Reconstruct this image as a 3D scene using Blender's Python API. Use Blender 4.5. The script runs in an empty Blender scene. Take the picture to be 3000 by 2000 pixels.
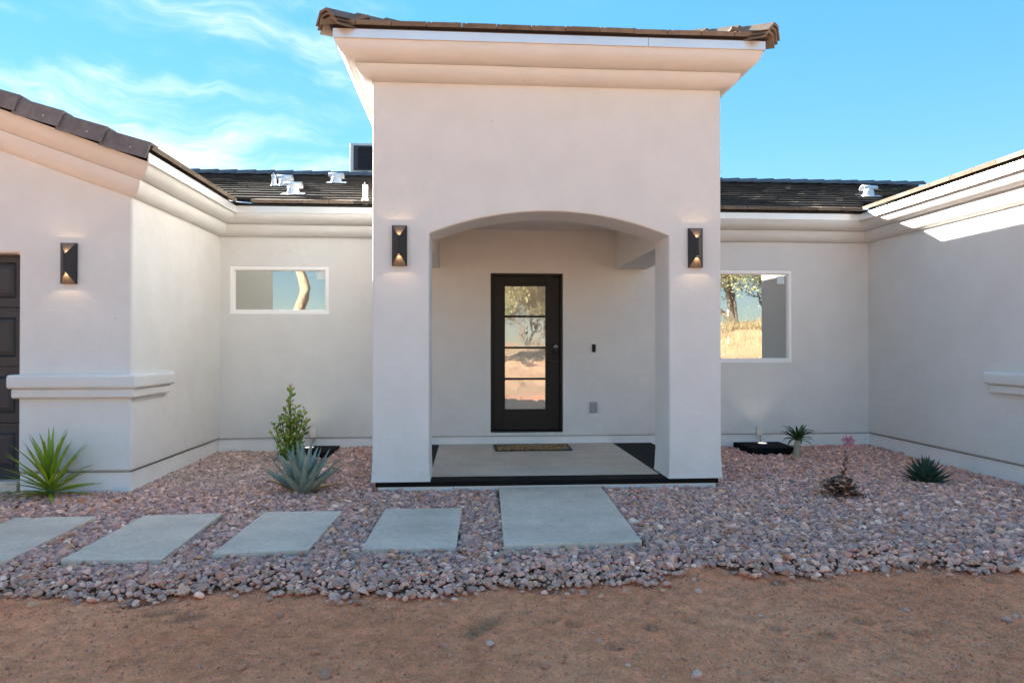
import bpy, bmesh, math, random
import numpy as np
from mathutils import Vector, Matrix, Euler

S = bpy.context.scene
C = S.collection
R = math.radians
rnd = random.Random(7)

# ------------------------------------------------------------------ camera, sky, sun, exposure
cam_d = bpy.data.cameras.new('camera')
cam = bpy.data.objects.new('camera', cam_d); C.objects.link(cam)
cam_d.sensor_width = 36.0; cam_d.lens = 36.0 * 1962.28 / 3000.0
cam_d.clip_start = 0.05; cam_d.clip_end = 3000
cam.location = (0, 0, 1.1821)
cam.rotation_euler = (R(90) + 0.0071, 0, -0.0663)
S.camera = cam
S.render.resolution_x = 1024; S.render.resolution_y = 682

TO_SUN = Vector((-1.0, 1.155, 0.640)).normalized()
SUN_EL = math.asin(TO_SUN.z)
SUN_ROT = math.atan2(TO_SUN.x, TO_SUN.y)      # measured from +Y, clockwise towards +X
EXPOSURE = 3.27
SKY_GAMMA = 0.33; SKY_STR = 0.080; SKY_SAT = 2.5; CLOUD = 2.1; BR = 30; BL = (9.4, 5.5, 0)
S.view_settings.view_transform = 'Standard'
S.view_settings.look = 'None'
S.view_settings.gamma = 1.0
S.view_settings.exposure = EXPOSURE

world = bpy.data.worlds.new('World'); S.world = world; world.use_nodes = True
def build_world():
    nt = world.node_tree; nt.nodes.clear()
    N = nt.nodes.new; L = nt.links.new
    out = N('ShaderNodeOutputWorld'); bg = N('ShaderNodeBackground'); bg.inputs[1].default_value = SKY_STR
    L(bg.outputs[0], out.inputs[0])
    sky = N('ShaderNodeTexSky'); sky.sky_type = 'NISHITA'; sky.sun_disc = False
    sky.sun_elevation = SUN_EL; sky.sun_rotation = SUN_ROT
    sky.altitude = 800; sky.air_density = 1.0; sky.dust_density = 0.0; sky.ozone_density = 3.0
    hs = N('ShaderNodeHueSaturation'); hs.inputs['Saturation'].default_value = SKY_SAT; hs.inputs['Value'].default_value = 1.0
    gm = N('ShaderNodeGamma'); gm.inputs[1].default_value = SKY_GAMMA       # even tone compression over the whole sky
    L(sky.outputs[0], gm.inputs[0]); L(gm.outputs[0], hs.inputs['Color'])
    # thin cirrus: streaky noise on a high flat layer
    tc = N('ShaderNodeTexCoord'); sep = N('ShaderNodeSeparateXYZ'); L(tc.outputs['Generated'], sep.inputs[0])
    az = N('ShaderNodeMath'); az.operation = 'ARCTAN2'; L(sep.outputs[0], az.inputs[0]); L(sep.outputs[1], az.inputs[1])
    cb = N('ShaderNodeCombineXYZ'); L(az.outputs[0], cb.inputs[0]); L(sep.outputs[2], cb.inputs[1])
    # warp
    wn = N('ShaderNodeTexNoise'); wn.inputs['Scale'].default_value = 4.0; wn.inputs['Detail'].default_value = 4
    L(cb.outputs[0], wn.inputs['Vector'])
    wsub = N('ShaderNodeVectorMath'); wsub.operation = 'SUBTRACT'; wsub.inputs[1].default_value = (0.5, 0.5, 0.5); L(wn.outputs['Color'], wsub.inputs[0])
    wsc = N('ShaderNodeVectorMath'); wsc.operation = 'SCALE'; wsc.inputs['Scale'].default_value = 0.16; L(wsub.outputs[0], wsc.inputs[0])
    wadd = N('ShaderNodeVectorMath'); wadd.operation = 'ADD'; L(cb.outputs[0], wadd.inputs[0]); L(wsc.outputs[0], wadd.inputs[1])
    def streak(rot, sc, loc, nscale, lo, hi, dist):
        mp = N('ShaderNodeMapping'); mp.inputs['Rotation'].default_value = (0, 0, R(rot)); mp.inputs['Scale'].default_value = (*sc, 1); mp.inputs['Location'].default_value = loc
        L(wadd.outputs[0], mp.inputs['Vector'])
        n1 = N('ShaderNodeTexNoise'); n1.inputs['Scale'].default_value = nscale; n1.inputs['Detail'].default_value = 10; n1.inputs['Roughness'].default_value = 0.6; n1.inputs['Distortion'].default_value = dist
        L(mp.outputs[0], n1.inputs['Vector'])
        r1 = N('ShaderNodeMapRange'); r1.interpolation_type = 'SMOOTHSTEP'; r1.inputs['From Min'].default_value = lo; r1.inputs['From Max'].default_value = hi
        L(n1.outputs['Fac'], r1.inputs['Value']); return r1.outputs[0]
    broad = streak(BR, (3.2, 8.0), BL, 1.0, 0.42, 0.70, 0.3)
    fibre = streak(BR - 4, (3.4, 30.0), (0.3, 2.35, 0), 1.0, 0.28, 0.76, 0.15)
    fin = streak(BR + 10, (9.0, 70.0), (5.3, 0.2, 0), 1.0, 0.25, 0.75, 0.0)
    f1 = N('ShaderNodeMath'); f1.operation = 'MULTIPLY'; L(broad, f1.inputs[0]); L(fibre, f1.inputs[1])
    f2 = N('ShaderNodeMath'); f2.operation = 'MULTIPLY_ADD'; f2.inputs[1].default_value = 0.55; f2.inputs[2].default_value = 0.62; L(fin, f2.inputs[0])
    r1 = N('ShaderNodeMath'); r1.operation = 'MULTIPLY'; L(f1.outputs[0], r1.inputs[0]); L(f2.outputs[0], r1.inputs[1])
    # broad cloud bank: thicker to the west (-X), thin elsewhere
    n2 = N('ShaderNodeTexNoise'); n2.inputs['Scale'].default_value = 0.9; n2.inputs['Detail'].default_value = 2
    mp2 = N('ShaderNodeMapping'); mp2.inputs['Location'].default_value = (1.7, 5.1, 0); mp2.inputs['Scale'].default_value = (2.2, 4.0, 1); L(cb.outputs[0], mp2.inputs['Vector']); L(mp2.outputs[0], n2.inputs['Vector'])
    wx = N('ShaderNodeMath'); wx.operation = 'MULTIPLY_ADD'; wx.inputs[1].default_value = -0.85; wx.inputs[2].default_value = 0.10; L(sep.outputs[0], wx.inputs[0])
    mk = N('ShaderNodeMath'); mk.operation = 'ADD'; L(wx.outputs[0], mk.inputs[0]); L(n2.outputs['Fac'], mk.inputs[1])
    r2 = N('ShaderNodeMapRange'); r2.inputs['From Min'].default_value = 0.40; r2.inputs['From Max'].default_value = 0.95; r2.inputs['To Min'].default_value = 0.02; r2.inputs['To Max'].default_value = 1.0; L(mk.outputs[0], r2.inputs['Value'])
    mul = N('ShaderNodeMath'); mul.operation = 'MULTIPLY'; L(r1.outputs[0], mul.inputs[0]); L(r2.outputs[0], mul.inputs[1])
    m8 = N('ShaderNodeMath'); m8.operation = 'MULTIPLY'; m8.inputs[1].default_value = 1.0; m8.use_clamp = True; L(mul.outputs[0], m8.inputs[0])
    mix = N('ShaderNodeMixRGB'); mix.inputs['Color2'].default_value = (CLOUD, CLOUD * 1.03, CLOUD * 1.06, 1)
    L(m8.outputs[0], mix.inputs[0]); L(hs.outputs[0], mix.inputs['Color1'])
    L(mix.outputs[0], bg.inputs[0])
build_world()

sun_d = bpy.data.lights.new('sun', 'SUN'); sun_d.energy = 5.0; sun_d.angle = R(0.53); sun_d.color = (1.0, 0.93, 0.84)
sun = bpy.data.objects.new('sun', sun_d); C.objects.link(sun)
sun.rotation_euler = TO_SUN.to_track_quat('Z', 'Y').to_euler()
sun.location = TO_SUN * 40

# ------------------------------------------------------------------ measured places (metres; Z 0 = bottom edge of the stucco)
YB, YF, YL, XL, XR = 8.816, 6.398, 6.553, -3.164, 5.469     # back wall, porch front, garage wing front, wing side walls
YR = 5.55                                                    # right wing front
TX0, TX1 = -0.898, 2.475                                     # porch tower sides
PIT = 0.345

# ------------------------------------------------------------------ numpy value noise
def _h(ix, iy, s):
    n = (ix * 374761393 + iy * 668265263 + s * 1442695041).astype(np.int64) & 0x7fffffff
    n = ((n ^ (n >> 13)) * 1274126177) & 0x7fffffff
    return ((n ^ (n >> 16)) & 0xffff) / 65535.0
def vnoise(x, y, s=0):
    x = np.asarray(x, float); y = np.asarray(y, float)
    ix = np.floor(x).astype(np.int64); iy = np.floor(y).astype(np.int64)
    fx = x - ix; fy = y - iy
    fx = fx * fx * (3 - 2 * fx); fy = fy * fy * (3 - 2 * fy)
    a = _h(ix, iy, s); b = _h(ix + 1, iy, s); c = _h(ix, iy + 1, s); d = _h(ix + 1, iy + 1, s)
    return (a * (1 - fx) + b * fx) * (1 - fy) + (c * (1 - fx) + d * fx) * fy
def fbm(x, y, s=0, o=4, g=0.5):
    t = 0; a = 1.0; w = 0
    for k in range(o):
        t = t + a * vnoise(x * 2 ** k + 17.3 * k, y * 2 ** k - 9.1 * k, s + k); w += a; a *= g
    return t / w - 0.5
def sstep(a, b, x):
    t = np.clip((x - a) / (b - a), 0, 1); return t * t * (3 - 2 * t)

# ------------------------------------------------------------------ materials
MATS = {}
def new_mat(name):
    m = bpy.data.materials.new(name); m.use_nodes = True
    nt = m.node_tree; b = nt.nodes['Principled BSDF']
    MATS[name] = m
    return m, nt, b
def noise(nt, scale, detail=4, rough=0.55, coord='Object', vec=None):
    n = nt.nodes.new('ShaderNodeTexNoise'); n.inputs['Scale'].default_value = scale
    n.inputs['Detail'].default_value = detail; n.inputs['Roughness'].default_value = rough
    if vec is None:
        tc = nt.nodes.new('ShaderNodeTexCoord'); vec = tc.outputs[coord]
    nt.links.new(vec, n.inputs['Vector'])
    return n
def ramp(nt, sock, stops):
    r = nt.nodes.new('ShaderNodeValToRGB'); e = r.color_ramp.elements
    while len(e) < len(stops): e.new(0.5)
    for k, (p, c) in enumerate(stops):
        e[k].position = p; e[k].color = (c[0], c[1], c[2], 1)
    nt.links.new(sock, r.inputs[0]); return r
def bump(nt, b, sock, strength, dist, prev=None):
    n = nt.nodes.new('ShaderNodeBump'); n.inputs['Strength'].default_value = strength; n.inputs['Distance'].default_value = dist
    nt.links.new(sock, n.inputs['Height'])
    if prev is not None: nt.links.new(prev.outputs[0], n.inputs['Normal'])
    nt.links.new(n.outputs[0], b.inputs['Normal']); return n
def mixc(nt, fac, c1, c2, mode='MIX'):
    m = nt.nodes.new('ShaderNodeMixRGB'); m.blend_type = mode
    for k, v in ((0, fac), (1, c1), (2, c2)):
        if hasattr(v, 'is_linked') or hasattr(v, 'links'): nt.links.new(v, m.inputs[k])
        elif isinstance(v, (int, float)): m.inputs[k].default_value = v
        else: m.inputs[k].default_value = (v[0], v[1], v[2], 1)
    return m
def simple(name, col, rough=0.6, metal=0.0, var=0.12, nscale=6, bscale=None, bstr=0.2, bdist=0.002, spec=0.5):
    m, nt, b = new_mat(name)
    n = noise(nt, nscale, 5)
    c1 = [max(0, v * (1 - var)) for v in col]; c2 = [v * (1 + var) for v in col]
    r = ramp(nt, n.outputs['Fac'], [(0.3, c1), (0.7, c2)])
    nt.links.new(r.outputs[0], b.inputs['Base Color'])
    b.inputs['Roughness'].default_value = rough; b.inputs['Metallic'].default_value = metal
    b.inputs['Specular IOR Level'].default_value = spec
    if bscale: bump(nt, b, noise(nt, bscale, 4).outputs['Fac'], bstr, bdist)
    return m

def m_stucco():
    m, nt, b = new_mat('stucco_paint')
    big = noise(nt, 0.8, 4, 0.6)
    r = ramp(nt, big.outputs['Fac'], [(0.3, (0.68, 0.675, 0.645)), (0.7, (0.72, 0.715, 0.685))])
    tc = nt.nodes.new('ShaderNodeTexCoord')
    mp = nt.nodes.new('ShaderNodeMapping'); mp.inputs['Scale'].default_value = (3.2, 3.2, 3.2); nt.links.new(tc.outputs['Object'], mp.inputs['Vector'])
    st = noise(nt, 1.0, 4, 0.6, vec=mp.outputs[0])
    r2 = ramp(nt, st.outputs['Fac'], [(0.3, (0.965, 0.96, 0.955)), (0.62, (1, 1, 1))])
    mm = mixc(nt, 1.0, r.outputs[0], r2.outputs[0], 'MULTIPLY')
    # a few tiny dark specks
    v = nt.nodes.new('ShaderNodeTexVoronoi'); v.inputs['Scale'].default_value = 2.3; nt.links.new(tc.outputs['Object'], v.inputs['Vector'])
    lt = nt.nodes.new('ShaderNodeMath'); lt.operation = 'LESS_THAN'; lt.inputs[1].default_value = 0.012; nt.links.new(v.outputs['Distance'], lt.inputs[0])
    m2a = mixc(nt, lt.outputs[0], mm.outputs[0], (0.30, 0.26, 0.22))
    sz = nt.nodes.new('ShaderNodeSeparateXYZ'); nt.links.new(tc.outputs['Object'], sz.inputs[0])
    hr = nt.nodes.new('ShaderNodeMapRange'); hr.inputs['From Min'].default_value = 0.28; hr.inputs['From Max'].default_value = -0.1; hr.inputs['To Max'].default_value = 0.30; nt.links.new(sz.outputs[2], hr.inputs[0])
    dn = noise(nt, 3.5, 6, 0.72); dq = ramp(nt, dn.outputs['Fac'], [(0.42, (0, 0, 0)), (0.66, (1, 1, 1))])
    dm = nt.nodes.new('ShaderNodeMath'); dm.operation = 'MULTIPLY'; nt.links.new(hr.outputs[0], dm.inputs[0]); nt.links.new(dq.outputs[0], dm.inputs[1])
    m2 = mixc(nt, dm.outputs[0], m2a.outputs[0], (0.56, 0.44, 0.35))         # dust splashed up by rain
    nt.links.new(m2.outputs[0], b.inputs['Base Color'])
    b.inputs['Roughness'].default_value = 0.88; b.inputs['Specular IOR Level'].default_value = 0.25
    p = bump(nt, b, noise(nt, 110, 3, 0.65).outputs['Fac'], 0.6, 0.005)
    p2 = bump(nt, b, noise(nt, 9, 3, 0.5).outputs['Fac'], 0.22, 0.02, p)
    bump(nt, b, noise(nt, 2.2, 2, 0.5).outputs['Fac'], 0.14, 0.04, p2)
m_stucco()
def m_stem():
    m, nt, b = new_mat('stem_paint')
    tc = nt.nodes.new('ShaderNodeTexCoord'); sp = nt.nodes.new('ShaderNodeSeparateXYZ'); nt.links.new(tc.outputs['Object'], sp.inputs[0])
    n = noise(nt, 26, 5, 0.7)
    # splashed dirt, denser low down (real soil splash)
    hgt = nt.nodes.new('ShaderNodeMapRange'); hgt.inputs['From Min'].default_value = -0.22; hgt.inputs['From Max'].default_value = 0.0
    hgt.inputs['To Min'].default_value = 0.60; hgt.inputs['To Max'].default_value = 0.78; nt.links.new(sp.outputs[2], hgt.inputs[0])
    gt = nt.nodes.new('ShaderNodeMath'); gt.operation = 'GREATER_THAN'; nt.links.new(n.outputs['Fac'], gt.inputs[0]); nt.links.new(hgt.outputs[0], gt.inputs[1])
    base = ramp(nt, noise(nt, 3, 4).outputs['Fac'], [(0.3, (0.76, 0.74, 0.71)), (0.7, (0.83, 0.81, 0.79))])
    mx = mixc(nt, gt.outputs[0], base.outputs[0], (0.42, 0.33, 0.27))
    nt.links.new(mx.outputs[0], b.inputs['Base Color']); b.inputs['Roughness'].default_value = 0.85
    bump(nt, b, noise(nt, 60, 5, 0.7).outputs['Fac'], 0.4, 0.006)
m_stem()
def m_concrete(name, c1, c2, scr=0.06):
    m, nt, b = new_mat(name)
    oi = nt.nodes.new('ShaderNodeObjectInfo')
    tc = nt.nodes.new('ShaderNodeTexCoord')
    ad = nt.nodes.new('ShaderNodeVectorMath'); ad.operation = 'ADD'; nt.links.new(tc.outputs['Object'], ad.inputs[0]); nt.links.new(oi.outputs['Location'], ad.inputs[1])
    n = noise(nt, 2.0, 6, 0.62, vec=ad.outputs[0])
    mp = nt.nodes.new('ShaderNodeMapping'); mp.inputs['Scale'].default_value = (1.4, 2.2, 1); nt.links.new(ad.outputs[0], mp.inputs['Vector'])
    n2 = noise(nt, 1.6, 5, 0.6, vec=mp.outputs[0])
    a = ramp(nt, n.outputs['Fac'], [(0.28, c1), (0.72, c2)])
    s = ramp(nt, n2.outputs['Fac'], [(0.3, (0.90, 0.90, 0.90)), (0.62, (1.03, 1.03, 1.03))])
    mm = mixc(nt, 1.0, a.outputs[0], s.outputs[0], 'MULTIPLY')
    # fine pale scratches
    mp3 = nt.nodes.new('ShaderNodeMapping'); mp3.inputs['Scale'].default_value = (26, 1.6, 1); mp3.inputs['Rotation'].default_value = (0, 0, 0.25); nt.links.new(ad.outputs[0], mp3.inputs['Vector'])
    n3 = noise(nt, 2.4, 2, 0.5, vec=mp3.outputs[0])
    g = ramp(nt, n3.outputs['Fac'], [(0.735, (0, 0, 0)), (0.76, (scr * 4, scr * 4, scr * 4))])
    m3a = mixc(nt, g.outputs[0], mm.outputs[0], (0.80, 0.72, 0.64))
    d1 = noise(nt, 5.5, 6, 0.7, vec=ad.outputs[0]); dr = ramp(nt, d1.outputs['Fac'], [(0.50, (0, 0, 0)), (0.72, (0.42, 0.42, 0.42))])
    m3b = mixc(nt, dr.outputs[0], m3a.outputs[0], (0.74, 0.56, 0.43))        # blown dust
    d2 = noise(nt, 28, 5, 0.7, vec=ad.outputs[0]); dk = ramp(nt, d2.outputs['Fac'], [(0.30, (0.80, 0.80, 0.80)), (0.52, (1, 1, 1))])
    m3 = mixc(nt, 1.0, m3b.outputs[0], dk.outputs[0], 'MULTIPLY')
    nt.links.new(m3.outputs[0], b.inputs['Base Color']); b.inputs['Roughness'].default_value = 0.72
    p = bump(nt, b, noise(nt, 240, 3, 0.6).outputs['Fac'], 0.2, 0.002)
    bump(nt, b, n2.outputs['Fac'], 0.15, 0.006, p)
m_concrete('paver_concrete', (0.57, 0.445, 0.35), (0.78, 0.615, 0.495))
m_concrete('porch_concrete', (0.55, 0.43, 0.335), (0.66, 0.525, 0.415), 0.02)
simple('black_paint', (0.0055, 0.0052, 0.0052), 0.7, 0, 0.4, 5, 60, 0.25, 0.003, 0.15)
simple('sconce_metal', (0.012, 0.012, 0.014), 0.42, 0.0, 0.1, 30, 400, 0.12, 0.0006, 0.35)
simple('sconce_reflector', (0.11, 0.085, 0.065), 0.5, 0.0, 0.1, 30)
simple('door_bronze', (0.0085, 0.0068, 0.0056), 0.5, 0.0, 0.1, 3, 300, 0.05, 0.0006, 0.3)
simple('garage_paint', (0.026, 0.025, 0.027), 0.55, 0.0, 0.08, 4, 260, 0.22, 0.001)
simple('black_plastic', (0.005, 0.005, 0.0055), 0.42, 0, 0.1, 20, spec=0.3)
simple('key_print', (0.55, 0.57, 0.6), 0.5, 0, 0.03, 20)
simple('grey_plastic', (0.30, 0.31, 0.32), 0.5, 0, 0.05, 20)
simple('beige_plastic', (0.72, 0.65, 0.57), 0.5, 0, 0.04, 20)
simple('vinyl_white', (0.90, 0.89, 0.87), 0.35, 0, 0.015, 4)
simple('sticker_paper', (0.62, 0.70, 0.70), 0.7, 0, 0.03, 20)
simple('black_felt', (0.004, 0.004, 0.0045), 0.95, 0, 0.3, 90, 500, 0.5, 0.002, 0.2)
simple('rubber_black', (0.014, 0.014, 0.015), 0.7, 0, 0.2, 30)
simple('interior_paint', (0.50, 0.46, 0.40), 0.8, 0, 0.04, 2)
simple('interior_floor', (0.20, 0.15, 0.11), 0.5, 0, 0.15, 5)
simple('fluted_panel', (0.055, 0.050, 0.048), 0.6, 0, 0.1, 8)
simple('brass', (0.62, 0.40, 0.12), 0.3, 0.9, 0.05, 10)
simple('bird_stop_brown', (0.105, 0.068, 0.048), 0.65, 0, 0.12, 8)
simple('roof_felt', (0.03, 0.028, 0.027), 0.9, 0, 0.2, 5)
simple('ac_white', (0.52, 0.56, 0.58), 0.5, 0, 0.05, 4)
simple('ac_dark', (0.03, 0.034, 0.045), 0.5, 0.2, 0.1, 8)
simple('screw_steel', (0.5, 0.52, 0.55), 0.35, 0.9, 0.05, 30)
simple('bark', (0.11, 0.085, 0.062), 0.9, 0, 0.35, 9, 22, 0.8, 0.03)
simple('pale_trunk', (0.33, 0.235, 0.15), 0.85, 0, 0.3, 5, 12, 0.9, 0.05)
def m_fascia():
    m, nt, b = new_mat('metal_fascia')
    r = ramp(nt, noise(nt, 1.5, 3).outputs['Fac'], [(0.3, (0.74, 0.735, 0.72)), (0.7, (0.82, 0.815, 0.80))])
    nt.links.new(r.outputs[0], b.inputs['Base Color']); b.inputs['Metallic'].default_value = 0.55; b.inputs['Roughness'].default_value = 0.36
    bump(nt, b, noise(nt, 3, 2).outputs['Fac'], 0.12, 0.02)
m_fascia()
def m_galv():
    m, nt, b = new_mat('galvanised_metal')
    v = nt.nodes.new('ShaderNodeTexVoronoi'); v.inputs['Scale'].default_value = 40
    tc = nt.nodes.new('ShaderNodeTexCoord'); nt.links.new(tc.outputs['Object'], v.inputs['Vector'])
    r = ramp(nt, v.outputs['Color'], [(0.2, (0.62, 0.64, 0.66)), (0.8, (0.78, 0.80, 0.82))])
    nt.links.new(r.outputs[0], b.inputs['Base Color']); b.inputs['Metallic'].default_value = 0.35; b.inputs['Roughness'].default_value = 0.5
m_galv()
def m_tile(name, c0, c1, warm=None):
    m, nt, b = new_mat(name)
    oi = nt.nodes.new('ShaderNodeObjectInfo')
    r = ramp(nt, oi.outputs['Random'], [(0.0, c0), (0.55, [(a + c) / 2 for a, c in zip(c0, c1)]), (1.0, c1)])
    tc = nt.nodes.new('ShaderNodeTexCoord')
    ad = nt.nodes.new('ShaderNodeVectorMath'); ad.operation = 'ADD'; nt.links.new(tc.outputs['Object'], ad.inputs[0]); nt.links.new(oi.outputs['Location'], ad.inputs[1])
    n = noise(nt, 9, 6, 0.7, vec=ad.outputs[0])
    q = ramp(nt, n.outputs['Fac'], [(0.25, (0.68, 0.68, 0.68)), (0.75, (1.3, 1.27, 1.22))])
    mm = mixc(nt, 1.0, r.outputs[0], q.outputs[0], 'MULTIPLY')
    nt.links.new(mm.outputs[0], b.inputs['Base Color']); b.inputs['Roughness'].default_value = 0.95; b.inputs['Specular IOR Level'].default_value = 0.12
    bump(nt, b, noise(nt, 150, 4, 0.7, vec=ad.outputs[0]).outputs['Fac'], 0.5, 0.004)
m_tile('roof_tile', (0.046, 0.042, 0.039), (0.085, 0.075, 0.065))
m_tile('rake_tile', (0.148, 0.143, 0.152), (0.180, 0.174, 0.182))
m_tile('eave_tile_brown', (0.15, 0.118, 0.092), (0.235, 0.19, 0.15))
def m_glass(name, refl, tint, wav, film):
    m = bpy.data.materials.new(name); m.use_nodes = True; MATS[name] = m
    nt = m.node_tree; nt.nodes.clear()
    o = nt.nodes.new('ShaderNodeOutputMaterial'); mx = nt.nodes.new('ShaderNodeMixShader')
    t = nt.nodes.new('ShaderNodeBsdfTransparent'); t.inputs[0].default_value = (*tint, 1)
    g = nt.nodes.new('ShaderNodeBsdfGlossy'); g.inputs['Roughness'].default_value = 0.004; g.inputs['Color'].default_value = (0.96, 0.97, 0.96, 1)
    mx.inputs[0].default_value = refl
    df = nt.nodes.new('ShaderNodeBsdfDiffuse'); df.inputs[0].default_value = (0.68, 0.62, 0.52, 1)
    m0 = nt.nodes.new('ShaderNodeMixShader'); m0.inputs[0].default_value = film; nt.links.new(t.outputs[0], m0.inputs[1]); nt.links.new(df.outputs[0], m0.inputs[2])
    nt.links.new(m0.outputs[0], mx.inputs[1]); nt.links.new(g.outputs[0], mx.inputs[2]); nt.links.new(mx.outputs[0], o.inputs[0])
    n = noise(nt, 7, 2, 0.5); bp_ = nt.nodes.new('ShaderNodeBump'); bp_.inputs['Strength'].default_value = wav; bp_.inputs['Distance'].default_value = 0.01
    nt.links.new(n.outputs['Fac'], bp_.inputs['Height']); nt.links.new(bp_.outputs[0], g.inputs['Normal'])
m_glass('window_glass', 0.32, (0.70, 0.76, 0.66), 0.004, 0.2)
m_glass('door_glass', 0.27, (0.62, 0.64, 0.62), 0.08, 0.72)
def m_emit(name, col, st):
    m, nt, b = new_mat(name)
    b.inputs['Base Color'].default_value = (*col, 1); b.inputs['Emission Color'].default_value = (*col, 1); b.inputs['Emission Strength'].default_value = st
m_emit('led_warm', (1.0, 0.72, 0.38), 0.8)
m_emit('well_lens', (1.0, 0.86, 0.66), 0.18)
m_emit('bulb_white', (1.0, 0.92, 0.78), 0.9)
def m_mat():
    m, nt, b = new_mat('coir_mat')
    tc = nt.nodes.new('ShaderNodeTexCoord')
    n = noise(nt, 15, 1.0, 0.4, vec=tc.outputs['Object'])
    a = nt.nodes.new('ShaderNodeMath'); a.operation = 'SUBTRACT'; a.inputs[1].default_value = 0.5; nt.links.new(n.outputs['Fac'], a.inputs[0])
    ab = nt.nodes.new('ShaderNodeMath'); ab.operation = 'ABSOLUTE'; nt.links.new(a.outputs[0], ab.inputs[0])
    lt = nt.nodes.new('ShaderNodeMath'); lt.operation = 'LESS_THAN'; lt.inputs[1].default_value = 0.028; nt.links.new(ab.outputs[0], lt.inputs[0])
    v = nt.nodes.new('ShaderNodeTexVoronoi'); v.inputs['Scale'].default_value = 14; nt.links.new(tc.outputs['Object'], v.inputs['Vector'])
    l2 = nt.nodes.new('ShaderNodeMath'); l2.operation = 'LESS_THAN'; l2.inputs[1].default_value = 0.2; nt.links.new(v.outputs['Distance'], l2.inputs[0])
    mxm = nt.nodes.new('ShaderNodeMath'); mxm.operation = 'MAXIMUM'; nt.links.new(lt.outputs[0], mxm.inputs[0]); nt.links.new(l2.outputs[0], mxm.inputs[1])
    f = ramp(nt, noise(nt, 160, 3).outputs['Fac'], [(0.3, (0.27, 0.15, 0.055)), (0.7, (0.46, 0.28, 0.11))])
    mx = mixc(nt, mxm.outputs[0], f.outputs[0], (0.02, 0.016, 0.012))
    nt.links.new(mx.outputs[0], b.inputs['Base Color']); b.inputs['Roughness'].default_value = 0.95
    bump(nt, b, noise(nt, 220, 3).outputs['Fac'], 0.7, 0.006)
m_mat()
def m_leaf(name, c0, c1, rough=0.5, edge=None, tip=None):
    m, nt, b = new_mat(name)
    oi = nt.nodes.new('ShaderNodeObjectInfo')
    r = ramp(nt, oi.outputs['Random'], [(0, c0), (1, c1)])
    n = noise(nt, 14, 4, 0.6)
    q = ramp(nt, n.outputs['Fac'], [(0.3, (0.82, 0.82, 0.82)), (0.7, (1.15, 1.15, 1.12))])
    mm = mixc(nt, 1.0, r.outputs[0], q.outputs[0], 'MULTIPLY'); sock = mm.outputs[0]
    if edge or tip:
        at = nt.nodes.new('ShaderNodeAttribute'); at.attribute_name = 'lf'
        sp = nt.nodes.new('ShaderNodeSeparateColor'); nt.links.new(at.outputs['Color'], sp.inputs[0])
        if edge: sock = mixc(nt, sp.outputs[0], sock, edge).outputs[0]
        if tip: sock = mixc(nt, sp.outputs[1], sock, tip).outputs[0]
    nt.links.new(sock, b.inputs['Base Color']); b.inputs['Roughness'].default_value = rough
    b.inputs['Subsurface Weight'].default_value = 0.0
m_leaf('yucca_leaf', (0.15, 0.26, 0.014), (0.34, 0.42, 0.03), 0.42, tip=(0.10, 0.09, 0.03))
m_leaf('blue_agave_leaf', (0.215, 0.285, 0.235), (0.30, 0.36, 0.29), 0.62, edge=(0.16, 0.20, 0.17), tip=(0.05, 0.035, 0.03))
m_leaf('dark_agave_leaf', (0.022, 0.060, 0.038), (0.042, 0.095, 0.060), 0.45, edge=(0.05, 0.09, 0.07), tip=(0.05, 0.03, 0.025))
m_leaf('echeveria_leaf', (0.105, 0.066, 0.052), (0.17, 0.11, 0.085), 0.5, edge=(0.58, 0.36, 0.26))
m_leaf('pachypodium_leaf', (0.018, 0.055, 0.010), (0.045, 0.10, 0.02), 0.35)
m_leaf('dead_leaf', (0.33, 0.20, 0.09), (0.42, 0.28, 0.13), 0.8)
simple('flower_pink', (0.50, 0.24, 0.29), 0.6, 0, 0.2, 40)
simple('stalk_pink', (0.50, 0.30, 0.29), 0.6, 0, 0.15, 20)
simple('pachypodium_skin', (0.40, 0.36, 0.27), 0.8, 0, 0.25, 40, 120, 0.5, 0.003)
simple('slipper_stem', (0.055, 0.10, 0.022), 0.5, 0, 0.2, 20)
def m_vcol(name, rough=0.6, bs=None, bstr=.4, trans=0.0):
    m, nt, b = new_mat(name)
    at = nt.nodes.new('ShaderNodeAttribute'); at.attribute_name = 'lf'
    nt.links.new(at.outputs['Color'], b.inputs['Base Color']); b.inputs['Roughness'].default_value = rough
    if bs: bump(nt, b, noise(nt, bs, 3).outputs['Fac'], bstr, 0.004)
m_vcol('small_leaves', 0.55)
def m_gravel(name, attr_type='INSTANCER'):
    m, nt, b = new_mat(name)
    at = nt.nodes.new('ShaderNodeAttribute'); at.attribute_type = attr_type; at.attribute_name = 'col'
    tc = nt.nodes.new('ShaderNodeTexCoord')
    n = noise(nt, 2.2, 5, 0.7, vec=tc.outputs['Object'])
    q = ramp(nt, n.outputs['Fac'], [(0.28, (0.74, 0.73, 0.72)), (0.7, (1.2, 1.2, 1.2))])
    mm = mixc(nt, 1.0, at.outputs['Color'], q.outputs[0], 'MULTIPLY')
    nt.links.new(mm.outputs[0], b.inputs['Base Color']); b.inputs['Roughness'].default_value = 0.78
    bump(nt, b, noise(nt, 9, 4, 0.7, vec=tc.outputs['Object']).outputs['Fac'], 0.4, 0.02)
m_gravel('gravel_stone'); m_gravel('loose_stone', 'GEOMETRY')
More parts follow.
